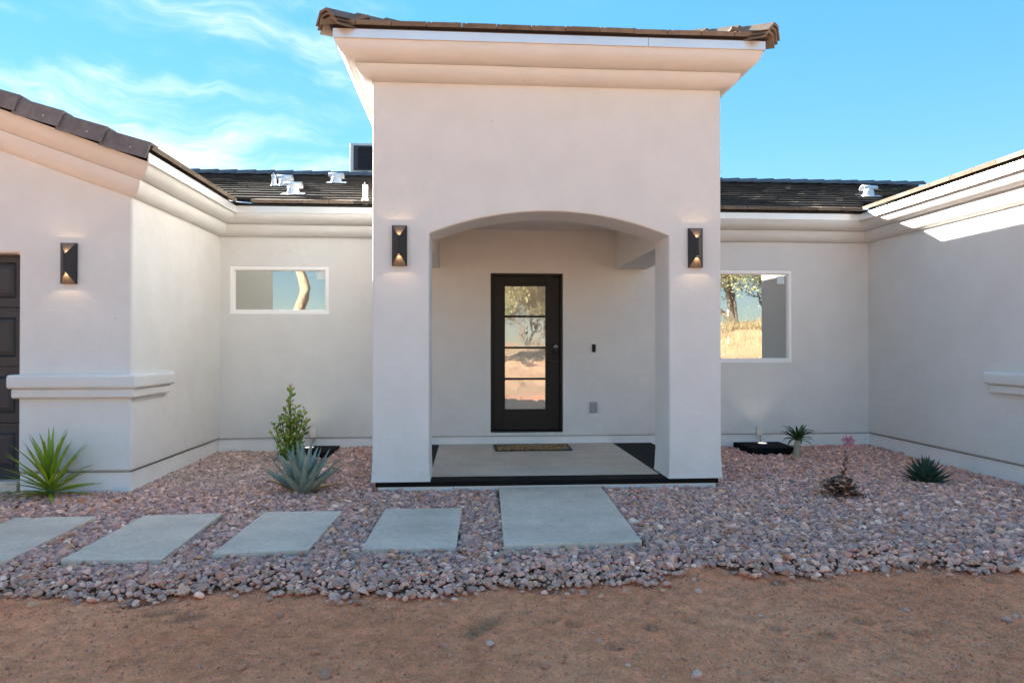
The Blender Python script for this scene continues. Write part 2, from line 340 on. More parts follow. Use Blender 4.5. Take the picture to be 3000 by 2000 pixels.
def m_dirt():
    m, nt, b = new_mat('dirt')
    tc = nt.nodes.new('ShaderNodeTexCoord'); P = tc.outputs['Object']
    big = noise(nt, 0.9, 5, 0.6, vec=P)
    ra = ramp(nt, big.outputs['Fac'], [(0.30, (0.65, 0.215, 0.100)), (0.5, (0.77, 0.272, 0.132)), (0.72, (0.81, 0.325, 0.168))])
    rb = ramp(nt, big.outputs['Fac'], [(0.30, (0.30, 0.185, 0.105)), (0.7, (0.39, 0.25, 0.148))])
    sp = nt.nodes.new('ShaderNodeSeparateXYZ'); nt.links.new(P, sp.inputs[0])
    yr = nt.nodes.new('ShaderNodeMapRange'); yr.inputs['From Min'].default_value = 1.0; yr.inputs['From Max'].default_value = -3.0; nt.links.new(sp.outputs[1], yr.inputs[0])
    r0 = mixc(nt, yr.outputs[0], ra.outputs[0], rb.outputs[0])
    at = nt.nodes.new('ShaderNodeAttribute'); at.attribute_name = 'painted_shade'        # shade painted dark between the gravel stones and inside the prints
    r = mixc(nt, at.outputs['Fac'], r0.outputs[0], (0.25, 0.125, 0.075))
    mid = noise(nt, 11, 6, 0.65, vec=P)
    r2 = ramp(nt, mid.outputs['Fac'], [(0.28, (0.72, 0.68, 0.65)), (0.68, (1.22, 1.2, 1.18))])
    mm = mixc(nt, 1.0, r.outputs[0], r2.outputs[0], 'MULTIPLY')
    fine = noise(nt, 120, 4, 0.7, vec=P)
    r3 = ramp(nt, fine.outputs['Fac'], [(0.30, (0.70, 0.67, 0.64)), (0.64, (1.28, 1.28, 1.28))])
    m2 = mixc(nt, 1.0, mm.outputs[0], r3.outputs[0], 'MULTIPLY')
    # coarse sand grains, thicker towards +X
    v = nt.nodes.new('ShaderNodeTexVoronoi'); v.inputs['Scale'].default_value = 95; nt.links.new(P, v.inputs['Vector'])
    sc = nt.nodes.new('ShaderNodeSeparateColor'); nt.links.new(v.outputs['Color'], sc.inputs[0])
    xr = nt.nodes.new('ShaderNodeMapRange'); xr.inputs['From Min'].default_value = 0.3; xr.inputs['From Max'].default_value = 2.6; xr.inputs['To Min'].default_value = 0.97; xr.inputs['To Max'].default_value = 0.80
    nt.links.new(sp.outputs[0], xr.inputs[0])
    gt = nt.nodes.new('ShaderNodeMath'); gt.operation = 'GREATER_THAN'; nt.links.new(sc.outputs[0], gt.inputs[0]); nt.links.new(xr.outputs[0], gt.inputs[1])
    gc = ramp(nt, sc.outputs[1], [(0.0, (0.34, 0.18, 0.11)), (0.5, (0.64, 0.38, 0.25)), (1.0, (0.72, 0.48, 0.34))])
    hf = nt.nodes.new('ShaderNodeMath'); hf.operation = 'MULTIPLY'; hf.inputs[1].default_value = 0.42; nt.links.new(gt.outputs[0], hf.inputs[0])
    m3 = mixc(nt, hf.outputs[0], m2.outputs[0], gc.outputs[0])
    nt.links.new(m3.outputs[0], b.inputs['Base Color']); b.inputs['Roughness'].default_value = 0.93; b.inputs['Specular IOR Level'].default_value = 0.2
    p = bump(nt, b, noise(nt, 260, 4, 0.7, vec=P).outputs['Fac'], 0.5, 0.004)
    p = bump(nt, b, noise(nt, 55, 6, 0.7, vec=P).outputs['Fac'], 0.5, 0.010, p)
    bump(nt, b, gt.outputs[0], 0.25, 0.003, p)
m_dirt()

# ------------------------------------------------------------------ mesh helpers
class MB:
    def __init__(s): s.v = []; s.f = []; s.m = []
    def add(s, vs, fs, mi=0):
        o = len(s.v); s.v += [tuple(p) for p in vs]; s.f += [tuple(i + o for i in f) for f in fs]; s.m += [mi] * len(fs); return s
    def box(s, x0, x1, y0, y1, z0, z1, mi=0):
        return s.add([(x0, y0, z0), (x1, y0, z0), (x1, y1, z0), (x0, y1, z0), (x0, y0, z1), (x1, y0, z1), (x1, y1, z1), (x0, y1, z1)],
                     [(0, 3, 2, 1), (4, 5, 6, 7), (0, 1, 5, 4), (1, 2, 6, 5), (2, 3, 7, 6), (3, 0, 4, 7)], mi)
    def prism(s, poly, axis, a, b, mi=0):
        n = len(poly)
        def P(p, t): return {'x': (t, p[0], p[1]), 'y': (p[0], t, p[1]), 'z': (p[0], p[1], t)}[axis]
        vs = [P(p, a) for p in poly] + [P(p, b) for p in poly]
        fs = [tuple(range(n)), tuple(range(2 * n - 1, n - 1, -1))] + [(i, i + n, (i + 1) % n + n, (i + 1) % n) for i in range(n)]
        return s.add(vs, fs, mi)
    def sheet(s, rows, mi=0, close=False):
        o = []; n = len(rows[0])
        vs = [p for r in rows for p in r]
        for i in range(len(rows) - 1):
            for j in range(n - (0 if close else 1)):
                k = (j + 1) % n
                o.append((i * n + j, i * n + k, (i + 1) * n + k, (i + 1) * n + j))
        return s.add(vs, o, mi)
    def tube(s, pts, rads, n=8, mi=0, cap=True):
        pts = [Vector(p) for p in pts]
        if isinstance(rads, (int, float)): rads = [rads] * len(pts)
        rows = []; up = Vector((0.13, 0.21, 1)).normalized()
        for i, p in enumerate(pts):
            d = (pts[min(i + 1, len(pts) - 1)] - pts[max(i - 1, 0)]).normalized()
            a = d.cross(up)
            if a.length < 0.05: a = d.cross(Vector((1, 0, 0)))
            a.normalize(); b = d.cross(a).normalized()
            rows.append([p + (a * math.cos(2 * math.pi * k / n) + b * math.sin(2 * math.pi * k / n)) * rads[i] for k in range(n)])
        o = len(s.v); s.sheet(rows, mi, True)
        if cap:
            s.f.append(tuple(o + k for k in range(n))); s.m.append(mi)
            e = o + (len(rows) - 1) * n; s.f.append(tuple(e + n - 1 - k for k in range(n))); s.m.append(mi)
        return s
    def mesh(s, name, mats, smooth=False):
        me = bpy.data.meshes.new(name); me.from_pydata(s.v, [], s.f)
        for m in (mats if isinstance(mats, (list, tuple)) else [mats]): me.materials.append(MATS[m])
        if any(s.m): me.polygons.foreach_set('material_index', s.m)
        if smooth: me.polygons.foreach_set('use_smooth', [True] * len(me.polygons))
        bm = bmesh.new(); bm.from_mesh(me); bmesh.ops.recalc_face_normals(bm, faces=bm.faces); bm.to_mesh(me); bm.free()
        me.update(); return me
    def build(s, name, mats, parent=None, smooth=False, bevel=0, seg=3):
        return link(name, s.mesh(name, mats, smooth or bevel > 0.004), parent, bevel, seg)
def link(name, me, parent=None, bevel=0, seg=3):
    o = bpy.data.objects.new(name, me); C.objects.link(o)
    if parent is not None: o.parent = parent
    if bevel:
        b = o.modifiers.new('bevel', 'BEVEL'); b.width = bevel; b.segments = seg; b.limit_method = 'ANGLE'; b.angle_limit = R(35)
        if bevel > 0.004:
            w = o.modifiers.new('wn', 'WEIGHTED_NORMAL'); w.keep_sharp = True
    return o
def tag(o, label=None, cat=None, group=None, kind=None):
    if label: o['label'] = label
    if cat: o['category'] = cat
    if group: o['group'] = group
    if kind: o['kind'] = kind
    return o
def empty(name, loc, label, cat, group=None, rz=0):
    o = bpy.data.objects.new(name, None); C.objects.link(o); o.location = loc; o.rotation_euler.z = rz; o.empty_display_size = 0.1
    return tag(o, label, cat, group)
def inst(name, me, parent, loc=(0, 0, 0), rot=(0, 0, 0), sc=1.0):
    o = bpy.data.objects.new(name, me); C.objects.link(o); o.parent = parent
    o.location = loc; o.rotation_euler = rot; o.scale = (sc,) * 3 if isinstance(sc, (int, float)) else sc
    return o

# ================================================================== GROUND
EDGE = [(-9, 4.3), (-4.5, 4.22), (-2.716, 4.10), (-2.383, 4.011), (-1.994, 3.978), (-1.762, 3.943), (-1.566, 3.996), (-1.432, 4.067), (-1.296, 4.075), (-1.14, 4.012), (-0.818, 3.974), (-0.369, 3.90), (-0.122, 3.911), (0.121, 4.0), (0.269, 4.02), (0.601, 3.967), (0.827, 4.043), (1.007, 4.012), (1.155, 4.059), (1.448, 4.26), (1.639, 4.15), (2.001, 4.041), (2.183, 4.068), (2.386, 4.176), (2.861, 4.23), (3.333, 4.09), (3.613, 4.137), (5, 4.2), (9, 4.3)]
EX = np.array([p[0] for p in EDGE]); EY = np.array([p[1] for p in EDGE])
def edge_y(x): return np.interp(x, EX, EY) + 0.05 * fbm(np.asarray(x) * 5.0, np.zeros_like(np.asarray(x, float)) + 3.3, 40, 3)
PRINTS = [(2.944, 4.007), (2.26, 3.957), (2.624, 3.86), (2.084, 3.421), (2.279, 3.286), (1.594, 3.385), (0.957, 3.446), (1.185, 3.523), (0.451, 3.557), (1.816, 3.291), (0.711, 3.217), (1.915, 4.037), (3.25, 3.97), (0.56, 3.50)]
BOOTS = [(-1.855, 3.937, 0.3), (-1.675, 3.801, 0.2), (-1.501, 3.716, 0.5), (0.048, 3.461, 1.2), (0.125, 3.565, 1.1)]
def gravel_z(x, y):
    z = -0.192 + 0.022 * fbm(x * 1.3, y * 1.3, 5, 3) + 0.02 * sstep(7.6, 8.7, y)
    z = z + 0.05 * np.exp(-((x + 1.3) ** 2 + (y - 8.6) ** 2) / 0.3)
    return z
def ground_z(x, y):
    x = np.asarray(x, float); y = np.asarray(y, float)
    dirt = -0.282 + 0.05 * fbm(x * 0.7, y * 0.7, 11, 3) + 0.022 * fbm(x * 4, y * 4, 12, 4)
    near = np.exp(-((x - 0.5) / 6) ** 2 - ((y - 3.5) / 3) ** 2)
    dirt = dirt + near * (0.026 * fbm(x * 9, y * 9, 13, 5) + 0.030 * np.clip(fbm(x * 34, y * 34, 14, 3) - 0.06, 0, 1))
    for (px, py) in PRINTS:
        dx = x - px; dy = y - py; k = np.abs(dx) < 0.2
        a = math.sin(px * 7) * 0.8; u = dx * math.cos(a) + dy * math.sin(a); v = -dx * math.sin(a) + dy * math.cos(a)
        d = np.exp(-((u + 0.02) ** 2 / 0.0007 + v ** 2 / 0.0009)) * 0.75
        for t in (-0.032, -0.011, 0.011, 0.032):
            d = d + np.exp(-((u - 0.032 + abs(t) * 0.5) ** 2 / 0.00016 + (v - t) ** 2 / 0.00007)) * 0.6
        rr = np.sqrt(u * u + v * v)
        dirt = dirt - 0.040 * d + 0.014 * np.exp(-((rr - 0.07) / 0.018) ** 2)
    for (px, py, a) in BOOTS:
        dx = x - px; dy = y - py; u = dx * math.cos(a) + dy * math.sin(a); v = -dx * math.sin(a) + dy * math.cos(a)
        msk = np.exp(-((u / 0.10) ** 4 + (v / 0.045) ** 4))
        dirt = dirt - msk * (0.016 + 0.012 * np.sin(u * 230))
    # rough churned soil at the far left of the gravel edge
    dirt = dirt + 0.03 * np.exp(-((x + 2.5) / 0.35) ** 2 - ((y - 3.9) / 0.2) ** 2) * (1 + 1.5 * fbm(x * 20, y * 20, 15, 3))
    dirt = dirt + 0.035 * np.exp(-((x - 1.62) / 0.34) ** 2 - ((y - 4.22) / 0.14) ** 2) * (1 + 1.2 * fbm(x * 20, y * 20, 16, 3))
    # cut bank behind the photographer, higher to the right
    hb = np.clip(1.15 + 0.12 * (x - 2.5), 0.35, 3.0)
    rise = sstep(-3.5, -12.0, y) * 0.62 + sstep(-9.5, -12.2, y) * 0.38
    bank = rise * hb * (1 + 0.25 * fbm(x * 0.35, y * 0.35, 21, 3)) + sstep(-3.5, -6, y) * 0.22 * fbm(x * 1.8, y * 1.8, 22, 4)
    fall = 1 - 0.55 * sstep(-16, -30, y)
    dirt = dirt + bank * fall
    g = gravel_z(x, y) - 0.035
    ey = edge_y(x)
    t = sstep(ey - 0.02, ey + 0.22, y)
    side = sstep(-4.6, -4.3, x) * (1 - sstep(9.0, 9.6, x))
    return dirt * (1 - t * side) + g * t * side

def axis(fine0, fine1, step, mid, lo, hi, far):
    a = list(np.arange(fine0, fine1 + 1e-6, step))
    p = fine0; s = step
    left = []
    while p > -far:
        s = min(s * 1.25, mid if p > lo else 1e9); p -= s; left.append(p)
    p = fine1; s = step; right = []
    while p < far:
        s = min(s * 1.25, mid if p < hi else 1e9); p += s; right.append(p)
    return np.array(left[::-1] + a + right)
def make_ground():
    xs = axis(-2.9, 3.9, 0.0105, 0.4, -26, 28, 900); ys = axis(2.55, 4.5, 0.0105, 0.3, -34, 20, 900)
    X, Y = np.meshgrid(xs, ys); Z = ground_z(X, Y)
    nx, ny = len(xs), len(ys)
    co = np.stack([X, Y, Z], -1).reshape(-1, 3).astype(np.float32)
    i = np.arange(ny - 1)[:, None] * nx + np.arange(nx - 1)[None]
    q = np.stack([i, i + 1, i + nx + 1, i + nx], -1).reshape(-1)
    me = bpy.data.meshes.new('ground'); n = len(q) // 4
    me.vertices.add(len(co)); me.vertices.foreach_set('co', co.reshape(-1))
    me.loops.add(len(q)); me.loops.foreach_set('vertex_index', q.astype(np.int32))
    me.polygons.add(n); me.polygons.foreach_set('loop_start', np.arange(n, dtype=np.int32) * 4)
    me.polygons.foreach_set('use_smooth', np.ones(n, bool))
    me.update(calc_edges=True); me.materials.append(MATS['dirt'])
    painted_shade = sstep(0.01, 0.07, Y - edge_y(X)) * ((X > -4.5) & (X < 9.2) & (Y < 9.5))  # ground under the gravel darkened to deepen the shade between stones
    for (px, py) in PRINTS: painted_shade = np.maximum(painted_shade, 0.45 * np.exp(-(((X - px) / 0.05) ** 2 + ((Y - py) / 0.045) ** 2)) * (0.4 + 1.2 * vnoise(X * 60, Y * 60, 3)))  # prints darkened too, painted shade in their hollows
    for (px, py, _) in BOOTS: painted_shade = np.maximum(painted_shade, 0.30 * np.exp(-(((X - px) / 0.09) ** 4 + ((Y - py) / 0.05) ** 4)))
    painted_shade = np.clip(painted_shade, 0, 1); a = me.attributes.new('painted_shade', 'FLOAT', 'POINT'); a.data.foreach_set('value', painted_shade.astype(np.float32).reshape(-1))
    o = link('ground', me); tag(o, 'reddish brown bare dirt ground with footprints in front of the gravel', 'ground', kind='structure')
make_ground()

# ================================================================== HOUSE
house = empty('house', (0, 0, 0), 'pale cream stucco single-storey house with dark tile roof and tall arched entry porch', 'house')
def cornice_profile(d1, z0, z1, d2, z2):
    p = []
    for k in range(17):
        t = math.pi / 2 * k / 16; p.append((d1 * math.sin(t) * 1.0, z0 + (z1 - z0) * (1 - math.cos(t))))
    for k in range(17):
        t = math.pi / 2 * k / 16; p.append((d1 - 0.012 + (d2 - d1 + 0.012) * math.sin(t), z1 + 0.004 + (z2 - z1) * (1 - math.cos(t))))
    return p
PM = cornice_profile(0.125, 2.585, 2.725, 0.265, 2.852)
PT = cornice_profile(0.14, 3.682, 3.805, 0.295, 3.957)

# ---- back wall with openings
def holed_wall(x0, x1, z0, z1, holes, y0, y1):
    xs = sorted({x0, x1, *[h[0] for h in holes], *[h[1] for h in holes]}); zs = sorted({z0, z1, *[h[2] for h in holes], *[h[3] for h in holes]})
    bm = bmesh.new(); vd = {}
    def V(x, y, z):
        k = (x, y, z)
        if k not in vd: vd[k] = bm.verts.new(k)
        return vd[k]
    def hole(i, j):
        if i < 0 or j < 0 or i >= len(xs) - 1 or j >= len(zs) - 1: return True
        cx = (xs[i] + xs[i + 1]) / 2; cz = (zs[j] + zs[j + 1]) / 2
        return any(h[0] < cx < h[1] and h[2] < cz < h[3] for h in holes)
    for i in range(len(xs) - 1):
        for j in range(len(zs) - 1):
            if hole(i, j): continue
            a, b, c, d = xs[i], xs[i + 1], zs[j], zs[j + 1]
            bm.faces.new([V(a, y0, c), V(b, y0, c), V(b, y0, d), V(a, y0, d)]); bm.faces.new([V(a, y1, c), V(a, y1, d), V(b, y1, d), V(b, y1, c)])
            if hole(i - 1, j): bm.faces.new([V(a, y0, c), V(a, y0, d), V(a, y1, d), V(a, y1, c)])
            if hole(i + 1, j): bm.faces.new([V(b, y0, c), V(b, y1, c), V(b, y1, d), V(b, y0, d)])
            if hole(i, j - 1): bm.faces.new([V(a, y0, c), V(a, y1, c), V(b, y1, c), V(b, y0, c)])
            if hole(i, j + 1): bm.faces.new([V(a, y0, d), V(b, y0, d), V(b, y1, d), V(a, y1, d)])
    bmesh.ops.recalc_face_normals(bm, faces=bm.faces)
    for f in bm.faces: f.smooth = True
    me = bpy.data.meshes.new('wall'); bm.to_mesh(me); bm.free(); me.materials.append(MATS['stucco_paint']); return me
DOOR = (0.304, 1.263, 0.045, 2.145); WINL = (-3.04, -1.795, 1.60, 2.21); WINR = (2.95, 4.388, 0.967, 2.204)
wall = link('wall', holed_wall(-3.4, 5.7, 0.0, 2.93, [DOOR, WINL, WINR], YB, YB + 0.2), house, 0.012, 2)
MB().box(-3.25, 5.55, YB + 0.014, YB + 0.3, -0.5, 0.0015).build('foundation', 'stem_paint', house, bevel=0.003)
MB().box(DOOR[0] - .06, DOOR[1] + .05, YB + 0.006, YB + 0.19, 0.002, 0.044).build('door_sill', 'stem_paint', house, bevel=0.004)
MB().box(-3.2, 5.45, YB + 0.004, YB + 0.05, -0.0035, 0.0).build('weep_screed', 'bird_stop_brown', house)

# ---- garage (left) wing
GX = -4.19; ridgeX = -8.0
def zl(x): return 2.95 + 0.355 * (min(-2.86 - x, x + 13.14))
poly = [(XL, 0), (XL, 2.84), (ridgeX, zl(ridgeX) - 0.12), (-12.84, 2.84), (-12.84, 0), (-9.4, 0), (-9.4, 2.05), (GX, 2.05), (GX, 0)]
MB().prism(poly, 'y', YL, 15.0).build('wall', 'stucco_paint', house, bevel=0.028)
MB().box(-4.18, XL - 0.016, YL + 0.016, 15, -0.5, 0.0015).build('foundation', 'stem_paint', house, bevel=0.004)
MB().box(-4.18, XL - 0.004, YL + 0.004, YB, -0.0035, -0.0005).build('weep_screed', 'bird_stop_brown', house)
# ---- right wing
rr = XR + 5.1
poly = [(XR, 0), (XR + 10.2, 0), (XR + 10.2, 2.84), (rr, 2.84 + 0.355 * 5.1), (XR, 2.84)]
MB().prism(poly, 'y', YR, 15.0).build('wall', 'stucco_paint', house, bevel=0.028)
MB().box(XR + 0.016, XR + 10.1, YR + 0.016, 15, -0.5, 0.0015).build('foundation', 'stem_paint', house, bevel=0.004)
MB().box(XR + 0.004, XR + 0.05, YR, YB, -0.0035, -0.0005).build('weep_screed', 'bird_stop_brown', house)

# ---- two-step trim bands at the wing corners
def band(z0, z1, o, zname):
    m = MB(); ye = 7.325 - 0.09 + o
    m.prism([(GX - 0.0 - o * 0.75, YL - o), (XL + o, YL - o), (XL + o, ye), (XL - 0.05, ye), (XL - 0.05, YL + 0.05), (GX - o * 0.75, YL + 0.05)], 'z', z0, z1)
    return m
b1 = band(0.785, 0.918, 0.085, 'a').build('trim_band', 'stucco_paint', house, bevel=0.03, seg=4)
band(0.695, 0.789, 0.052, 'b').build('trim_band', 'stucco_paint', house, bevel=0.024, seg=4)
def bandr(z0, z1, o):
    ye = 6.69 - 0.085 + o
    return MB().prism([(XR - o, YR - o), (XR + 1.1, YR - o), (XR + 1.1, YR + 0.05), (XR + 0.05, YR + 0.05), (XR + 0.05, ye), (XR - o, ye)], 'z', z0, z1)
bandr(0.785, 0.918, 0.085).build('trim_band', 'stucco_paint', house, bevel=0.03, seg=4)
bandr(0.695, 0.789, 0.052).build('trim_band', 'stucco_paint', house, bevel=0.024, seg=4)

# ---- cornices
def wavy(pts, d, z, step=0.22, amp=0.0035):
    out = []
    for (a, b_) in zip(pts[:-1], pts[1:]):
        a = Vector(a); b_ = Vector(b_); n_ = 16
        for k in range(n_):
            p = a.lerp(b_, k / n_)
            if 0 < k: 
                q = float(fbm(np.array(p.x * 1.7 + p.y * 1.7 + d * 9), np.array(z * 14.0), 70, 2)) * 2 * amp; p = p + Vector((0, 0, q)); t_ = (b_ - a).normalized(); p = p + Vector((t_.y, -t_.x, 0)) * q
            out.append(tuple(p))
    out.append(tuple(pts[-1])); return out
cor = []
m = MB(); m.sheet([wavy([(XL + d, YL - d, z), (XL + d, YB - d, z), (-0.80, YB - d, z)], d, z) for (d, z) in PM + [(-0.03, 2.86)]]); cor.append(m.build('cornice', 'stucco_paint', house))
m = MB(); m.sheet([wavy([(2.375, YB - d, z), (XR - d, YB - d, z), (XR - d, YR - d, z)], d, z) for (d, z) in PM + [(-0.03, 2.86)]]); cor.append(m.build('cornice', 'stucco_paint', house))
def smooth_profile(o, ang=50):
    me = o.data
    me.polygons.foreach_set('use_smooth', [True] * len(me.polygons))
    bm = bmesh.new(); bm.from_mesh(me)
    for e in bm.edges:
        if len(e.link_faces) == 2 and e.calc_face_angle() > R(ang): e.smooth = False
    bm.to_mesh(me); bm.free()
for c in cor: smooth_profile(c, 32)
def rake_cornice(x_in, sgn, y0, run):
    m = MB(); rows = []
    for (d, z) in PM + [(-0.03, 2.86)]:
        xa = x_in + sgn * d
        rows.append(wavy([(xa, y0 - d, z), (xa - sgn * run, y0 - d, z + 0.355 * run)], d, z))
    m.sheet(rows); return m
c = rake_cornice(XL, 1, YL, 4.95).build('rake_cornice', 'stucco_paint', house); smooth_profile(c, 32)
c = rake_cornice(XR, -1, YR, 5.1).build('rake_cornice', 'stucco_paint', house); smooth_profile(c, 32)
m = MB(); rows = []
for (d, z) in PT + [(-0.03, 3.965)]:
    rows.append(wavy([(TX0 - d, 12.2, z), (TX0 - d, YF - d, z), (TX1 + d, YF - d, z), (TX1 + d, 12.2, z)], d, z))
c = m.sheet(rows).build('cornice', 'stucco_paint', house); smooth_profile(c, 32)

# ---- tower / entry porch
AX0, AX1, ASP, AAP = -0.362, 1.957, 2.252, 2.478
chord = (AX1 - AX0) / 2; rise = AAP - ASP; rad = (chord ** 2 + rise ** 2) / (2 * rise); cxa = (AX0 + AX1) / 2
poly = [(TX0, -0.103), (TX0, 3.95), (TX1, 3.95), (TX1, -0.103), (AX1, -0.103)]
for k in range(29):
    x = AX1 + (AX0 - AX1) * k / 28; poly.append((x, AAP - rad + math.sqrt(max(0, rad ** 2 - (x - cxa) ** 2))))
poly.append((AX0, -0.103))
MB().prism(poly, 'y', YF, 6.90).build('porch_front_wall', 'stucco_paint', house, bevel=0.02)
MB().box(TX0 + 0.004, TX1 - 0.004, 6.885, 12.2, 2.72, 3.945).build('wall', 'stucco_paint', house, bevel=0.01)
MB().box(AX1 + 0.001, 2.39, 6.89, YB + 0.02, 2.206, 2.73).build('porch_side_beam', 'stucco_paint', house, bevel=0.02)
MB().box(-0.815, AX0 - 0.001, 6.89, YB + 0.02, 2.206, 2.73).build('porch_side_beam', 'stucco_paint', house, bevel=0.02)
# flared drip edge at the pillar feet
for (a, b_) in ((TX0, AX0), (AX1, TX1)):
    mm = MB(); rows = []
    for (o, z) in ((-0.002, 0.10), (0.001, 0.02), (0.004, -0.05), (0.009, -0.092), (0.010, -0.1), (0.0, -0.101)):
        rows.append([(a - o, YF - o, z), (b_ + o, YF - o, z), (b_ + o, 6.90 + o, z), (a - o, 6.90 + o, z)])
    mm.sheet(rows, 0, True).build('pillar_foot', 'stucco_paint', house)
# porch slab: white stem, black painted rim, grey concrete field
MB().box(TX0 + 0.05, TX1 - 0.045, YF + 0.03, YB + 0.014, -0.5, -0.152).build('porch_foundation', 'stem_paint', house, bevel=0.004)
MB().box(TX0 + 0.03, TX1 - 0.025, YF + 0.012, YB + 0.013, -0.1515, -0.1045).build('porch_rim', 'black_paint', house, bevel=0.006)
mm = MB(); mm.prism([(-0.369, 6.655), (1.925, 6.645), (1.925, YB + 0.012), (-0.369, YB + 0.012)], 'z', -0.12, -0.1005)
mm.build('porch_slab', 'porch_concrete', house, bevel=0.002)

# ---- interior seen dimly through the glass
mm = MB(); mm.box(-3.35, 5.4, YB + 0.203, 12.5, 0.0, 2.55)
room = mm.build('interior_room', 'interior_paint', house)
MB().box(-3.3, 5.35, YB + 0.22, 12.45, 0.002, 0.01).build('interior_floor', 'interior_floor', house)
bm = bmesh.new(); bm.from_mesh(room.data)
for f in list(bm.faces):
    if f.calc_center_median().y < YB + 0.21: bm.faces.remove(f)
bmesh.ops.reverse_faces(bm, faces=bm.faces); bm.to_mesh(room.data); bm.free()
mm = MB()
mm.box(4.05, 4.75, 9.7, 9.75, 0.3, 2.5)
for k in range(23): mm.box(4.06 + k * 0.03, 4.078 + k * 0.03, 9.675, 9.70, 0.3, 2.5)
mm.build('fluted_panel', 'fluted_panel', house)
lp = MB(); lp.box(4.19, 4.33, 10.6, 10.63, 1.12, 1.95); lp = lp.build('interior_lamp', 'brass', house)
for z in (1.28, 1.72): MB().tube([(4.20, 10.56, z - 0.05), (4.20, 10.56, z + 0.05)], 0.012, 8).build('bulb', 'bulb_white', lp)

# ---- windows
def window(h, sticker):
    x0, x1, z0, z1 = h; fw = 0.042; y = YB + 0.004
    f = MB()
    f.box(x0 - 0.004, x1 + 0.004, y, y + 0.07, z1 - fw, z1 + 0.004); f.box(x0 - 0.004, x1 + 0.004, y, y + 0.07, z0 - 0.004, z0 + fw)
    f.box(x0 - 0.004, x0 + fw, y, y + 0.07, z0 + fw, z1 - fw); f.box(x1 - fw, x1 + 0.004, y, y + 0.07, z0 + fw, z1 - fw)
    # outer flange
    g = 0.012
    f.box(x0 + fw, x1 - fw, y + 0.02, y + 0.06, z1 - fw - g, z1 - fw); f.box(x0 + fw, x1 - fw, y + 0.02, y + 0.06, z0 + fw, z0 + fw + g)
    f.box(x0 + fw, x0 + fw + g, y + 0.02, y + 0.06, z0 + fw + g, z1 - fw - g); f.box(x1 - fw - g, x1 - fw, y + 0.02, y + 0.06, z0 + fw + g, z1 - fw - g)
    w = f.build('window', 'vinyl_white', house, bevel=0.003)
    MB().box(x0 + fw, x1 - fw, y + 0.036, y + 0.042, z0 + fw, z1 - fw).build('glass_pane', 'window_glass', w)
    sx, sz, sw = sticker
    MB().box(sx, sx + sw, y + 0.0345, y + 0.0355, sz, sz + sw).build('sticker', 'sticker_paper', w)
    return w
window(WINL, (-1.955, 2.05, 0.105)); window(WINR, (4.205, 2.03, 0.10))

# ---- front door
yd = YB + 0.05
x0, x1, z0, z1 = DOOR
f = MB(); f.box(x0, x0 + 0.03, yd - 0.02, yd + 0.13, z0, z1); f.box(x1 - 0.03, x1, yd - 0.02, yd + 0.13, z0, z1)
f.box(x0 + 0.03, x1 - 0.03, yd - 0.02, yd + 0.13, z1 - 0.03, z1); f.box(x0 + 0.03, x1 - 0.03, yd - 0.03, yd + 0.13, z0, z0 + 0.024)
dframe = f.build('door_frame', 'black_plastic', house, bevel=0.003)
GX0, GX1, GZ0, GZ1 = 0.497, 1.039, 0.346, 1.980
f = MB(); a, b_, lo, hi = x0 + 0.034, x1 - 0.034, z0 + 0.028, z1 - 0.034
f.box(a, GX0, yd + 0.03, yd + 0.075, lo, hi); f.box(GX1, b_, yd + 0.03, yd + 0.075, lo, hi)
f.box(GX0, GX1, yd + 0.032, yd + 0.073, lo, GZ0); f.box(GX0, GX1, yd + 0.032, yd + 0.073, GZ1, hi)
door = f.build('front_door', 'door_bronze', house, bevel=0.002)
ph = (GZ1 - GZ0 - 3 * 0.028) / 4
for k in range(4):
    za = GZ0 + k * (ph + 0.028)
    MB().box(GX0 + 0.001, GX1 - 0.001, yd + 0.048, yd + 0.056, za, za + ph).build('glass_pane', 'door_glass', door)
    if k: MB().box(GX0 + 0.001, GX1 - 0.001, yd + 0.036, yd + 0.07, za - 0.028, za).build('muntin', 'door_bronze', door, bevel=0.002)
f = MB()
for (p, q, r_, t) in ((GX0 - .012, GX0, GZ0 - .012, GZ1 + .012), (GX1, GX1 + .012, GZ0 - .012, GZ1 + .012)): f.box(p, q, yd + 0.022, yd + 0.031, r_, t)
f.box(GX0, GX1, yd + 0.022, yd + 0.033, GZ1, GZ1 + .012); f.box(GX0, GX1, yd + 0.022, yd + 0.033, GZ0 - .012, GZ0)
f.build('glazing_bead', 'black_plastic', door)
MB().box(GX0 - 0.02, GX1 + 0.02, yd + 0.024, yd + 0.031, lo + 0.004, GZ0 - 0.03).build('kick_panel', 'black_plastic', door, bevel=0.002)
f = MB(); f.box(1.138, 1.210, yd - 0.004, yd + 0.03, 1.088, 1.218); kp = f.build('keypad_lock', 'black_plastic', door, bevel=0.012)
f = MB()
for i in range(5):
    for j in range(2): f.box(1.147 + i * 0.0115, 1.1545 + i * 0.0115, yd - 0.0065, yd - 0.0035, 1.165 + j * 0.014, 1.174 + j * 0.014, 1)
f.box(1.165, 1.184, yd - 0.0065, yd - 0.0035, 1.196, 1.203, 1)
f.tube([(1.174, yd - 0.014, 1.126), (1.174, yd - 0.003, 1.126)], 0.027, 20, 0)
f.build('dial', ['rubber_black', 'key_print'], door)
f = MB(); f.box(1.150, 1.208, yd + 0.012, yd + 0.03, 0.953, 1.016); f.box(1.168, 1.19, yd - 0.03, yd + 0.012, 0.975, 0.996); f.box(1.062, 1.19, yd - 0.042, yd - 0.028, 0.974, 0.997)
f.build('lever_handle', 'black_plastic', door, bevel=0.003)

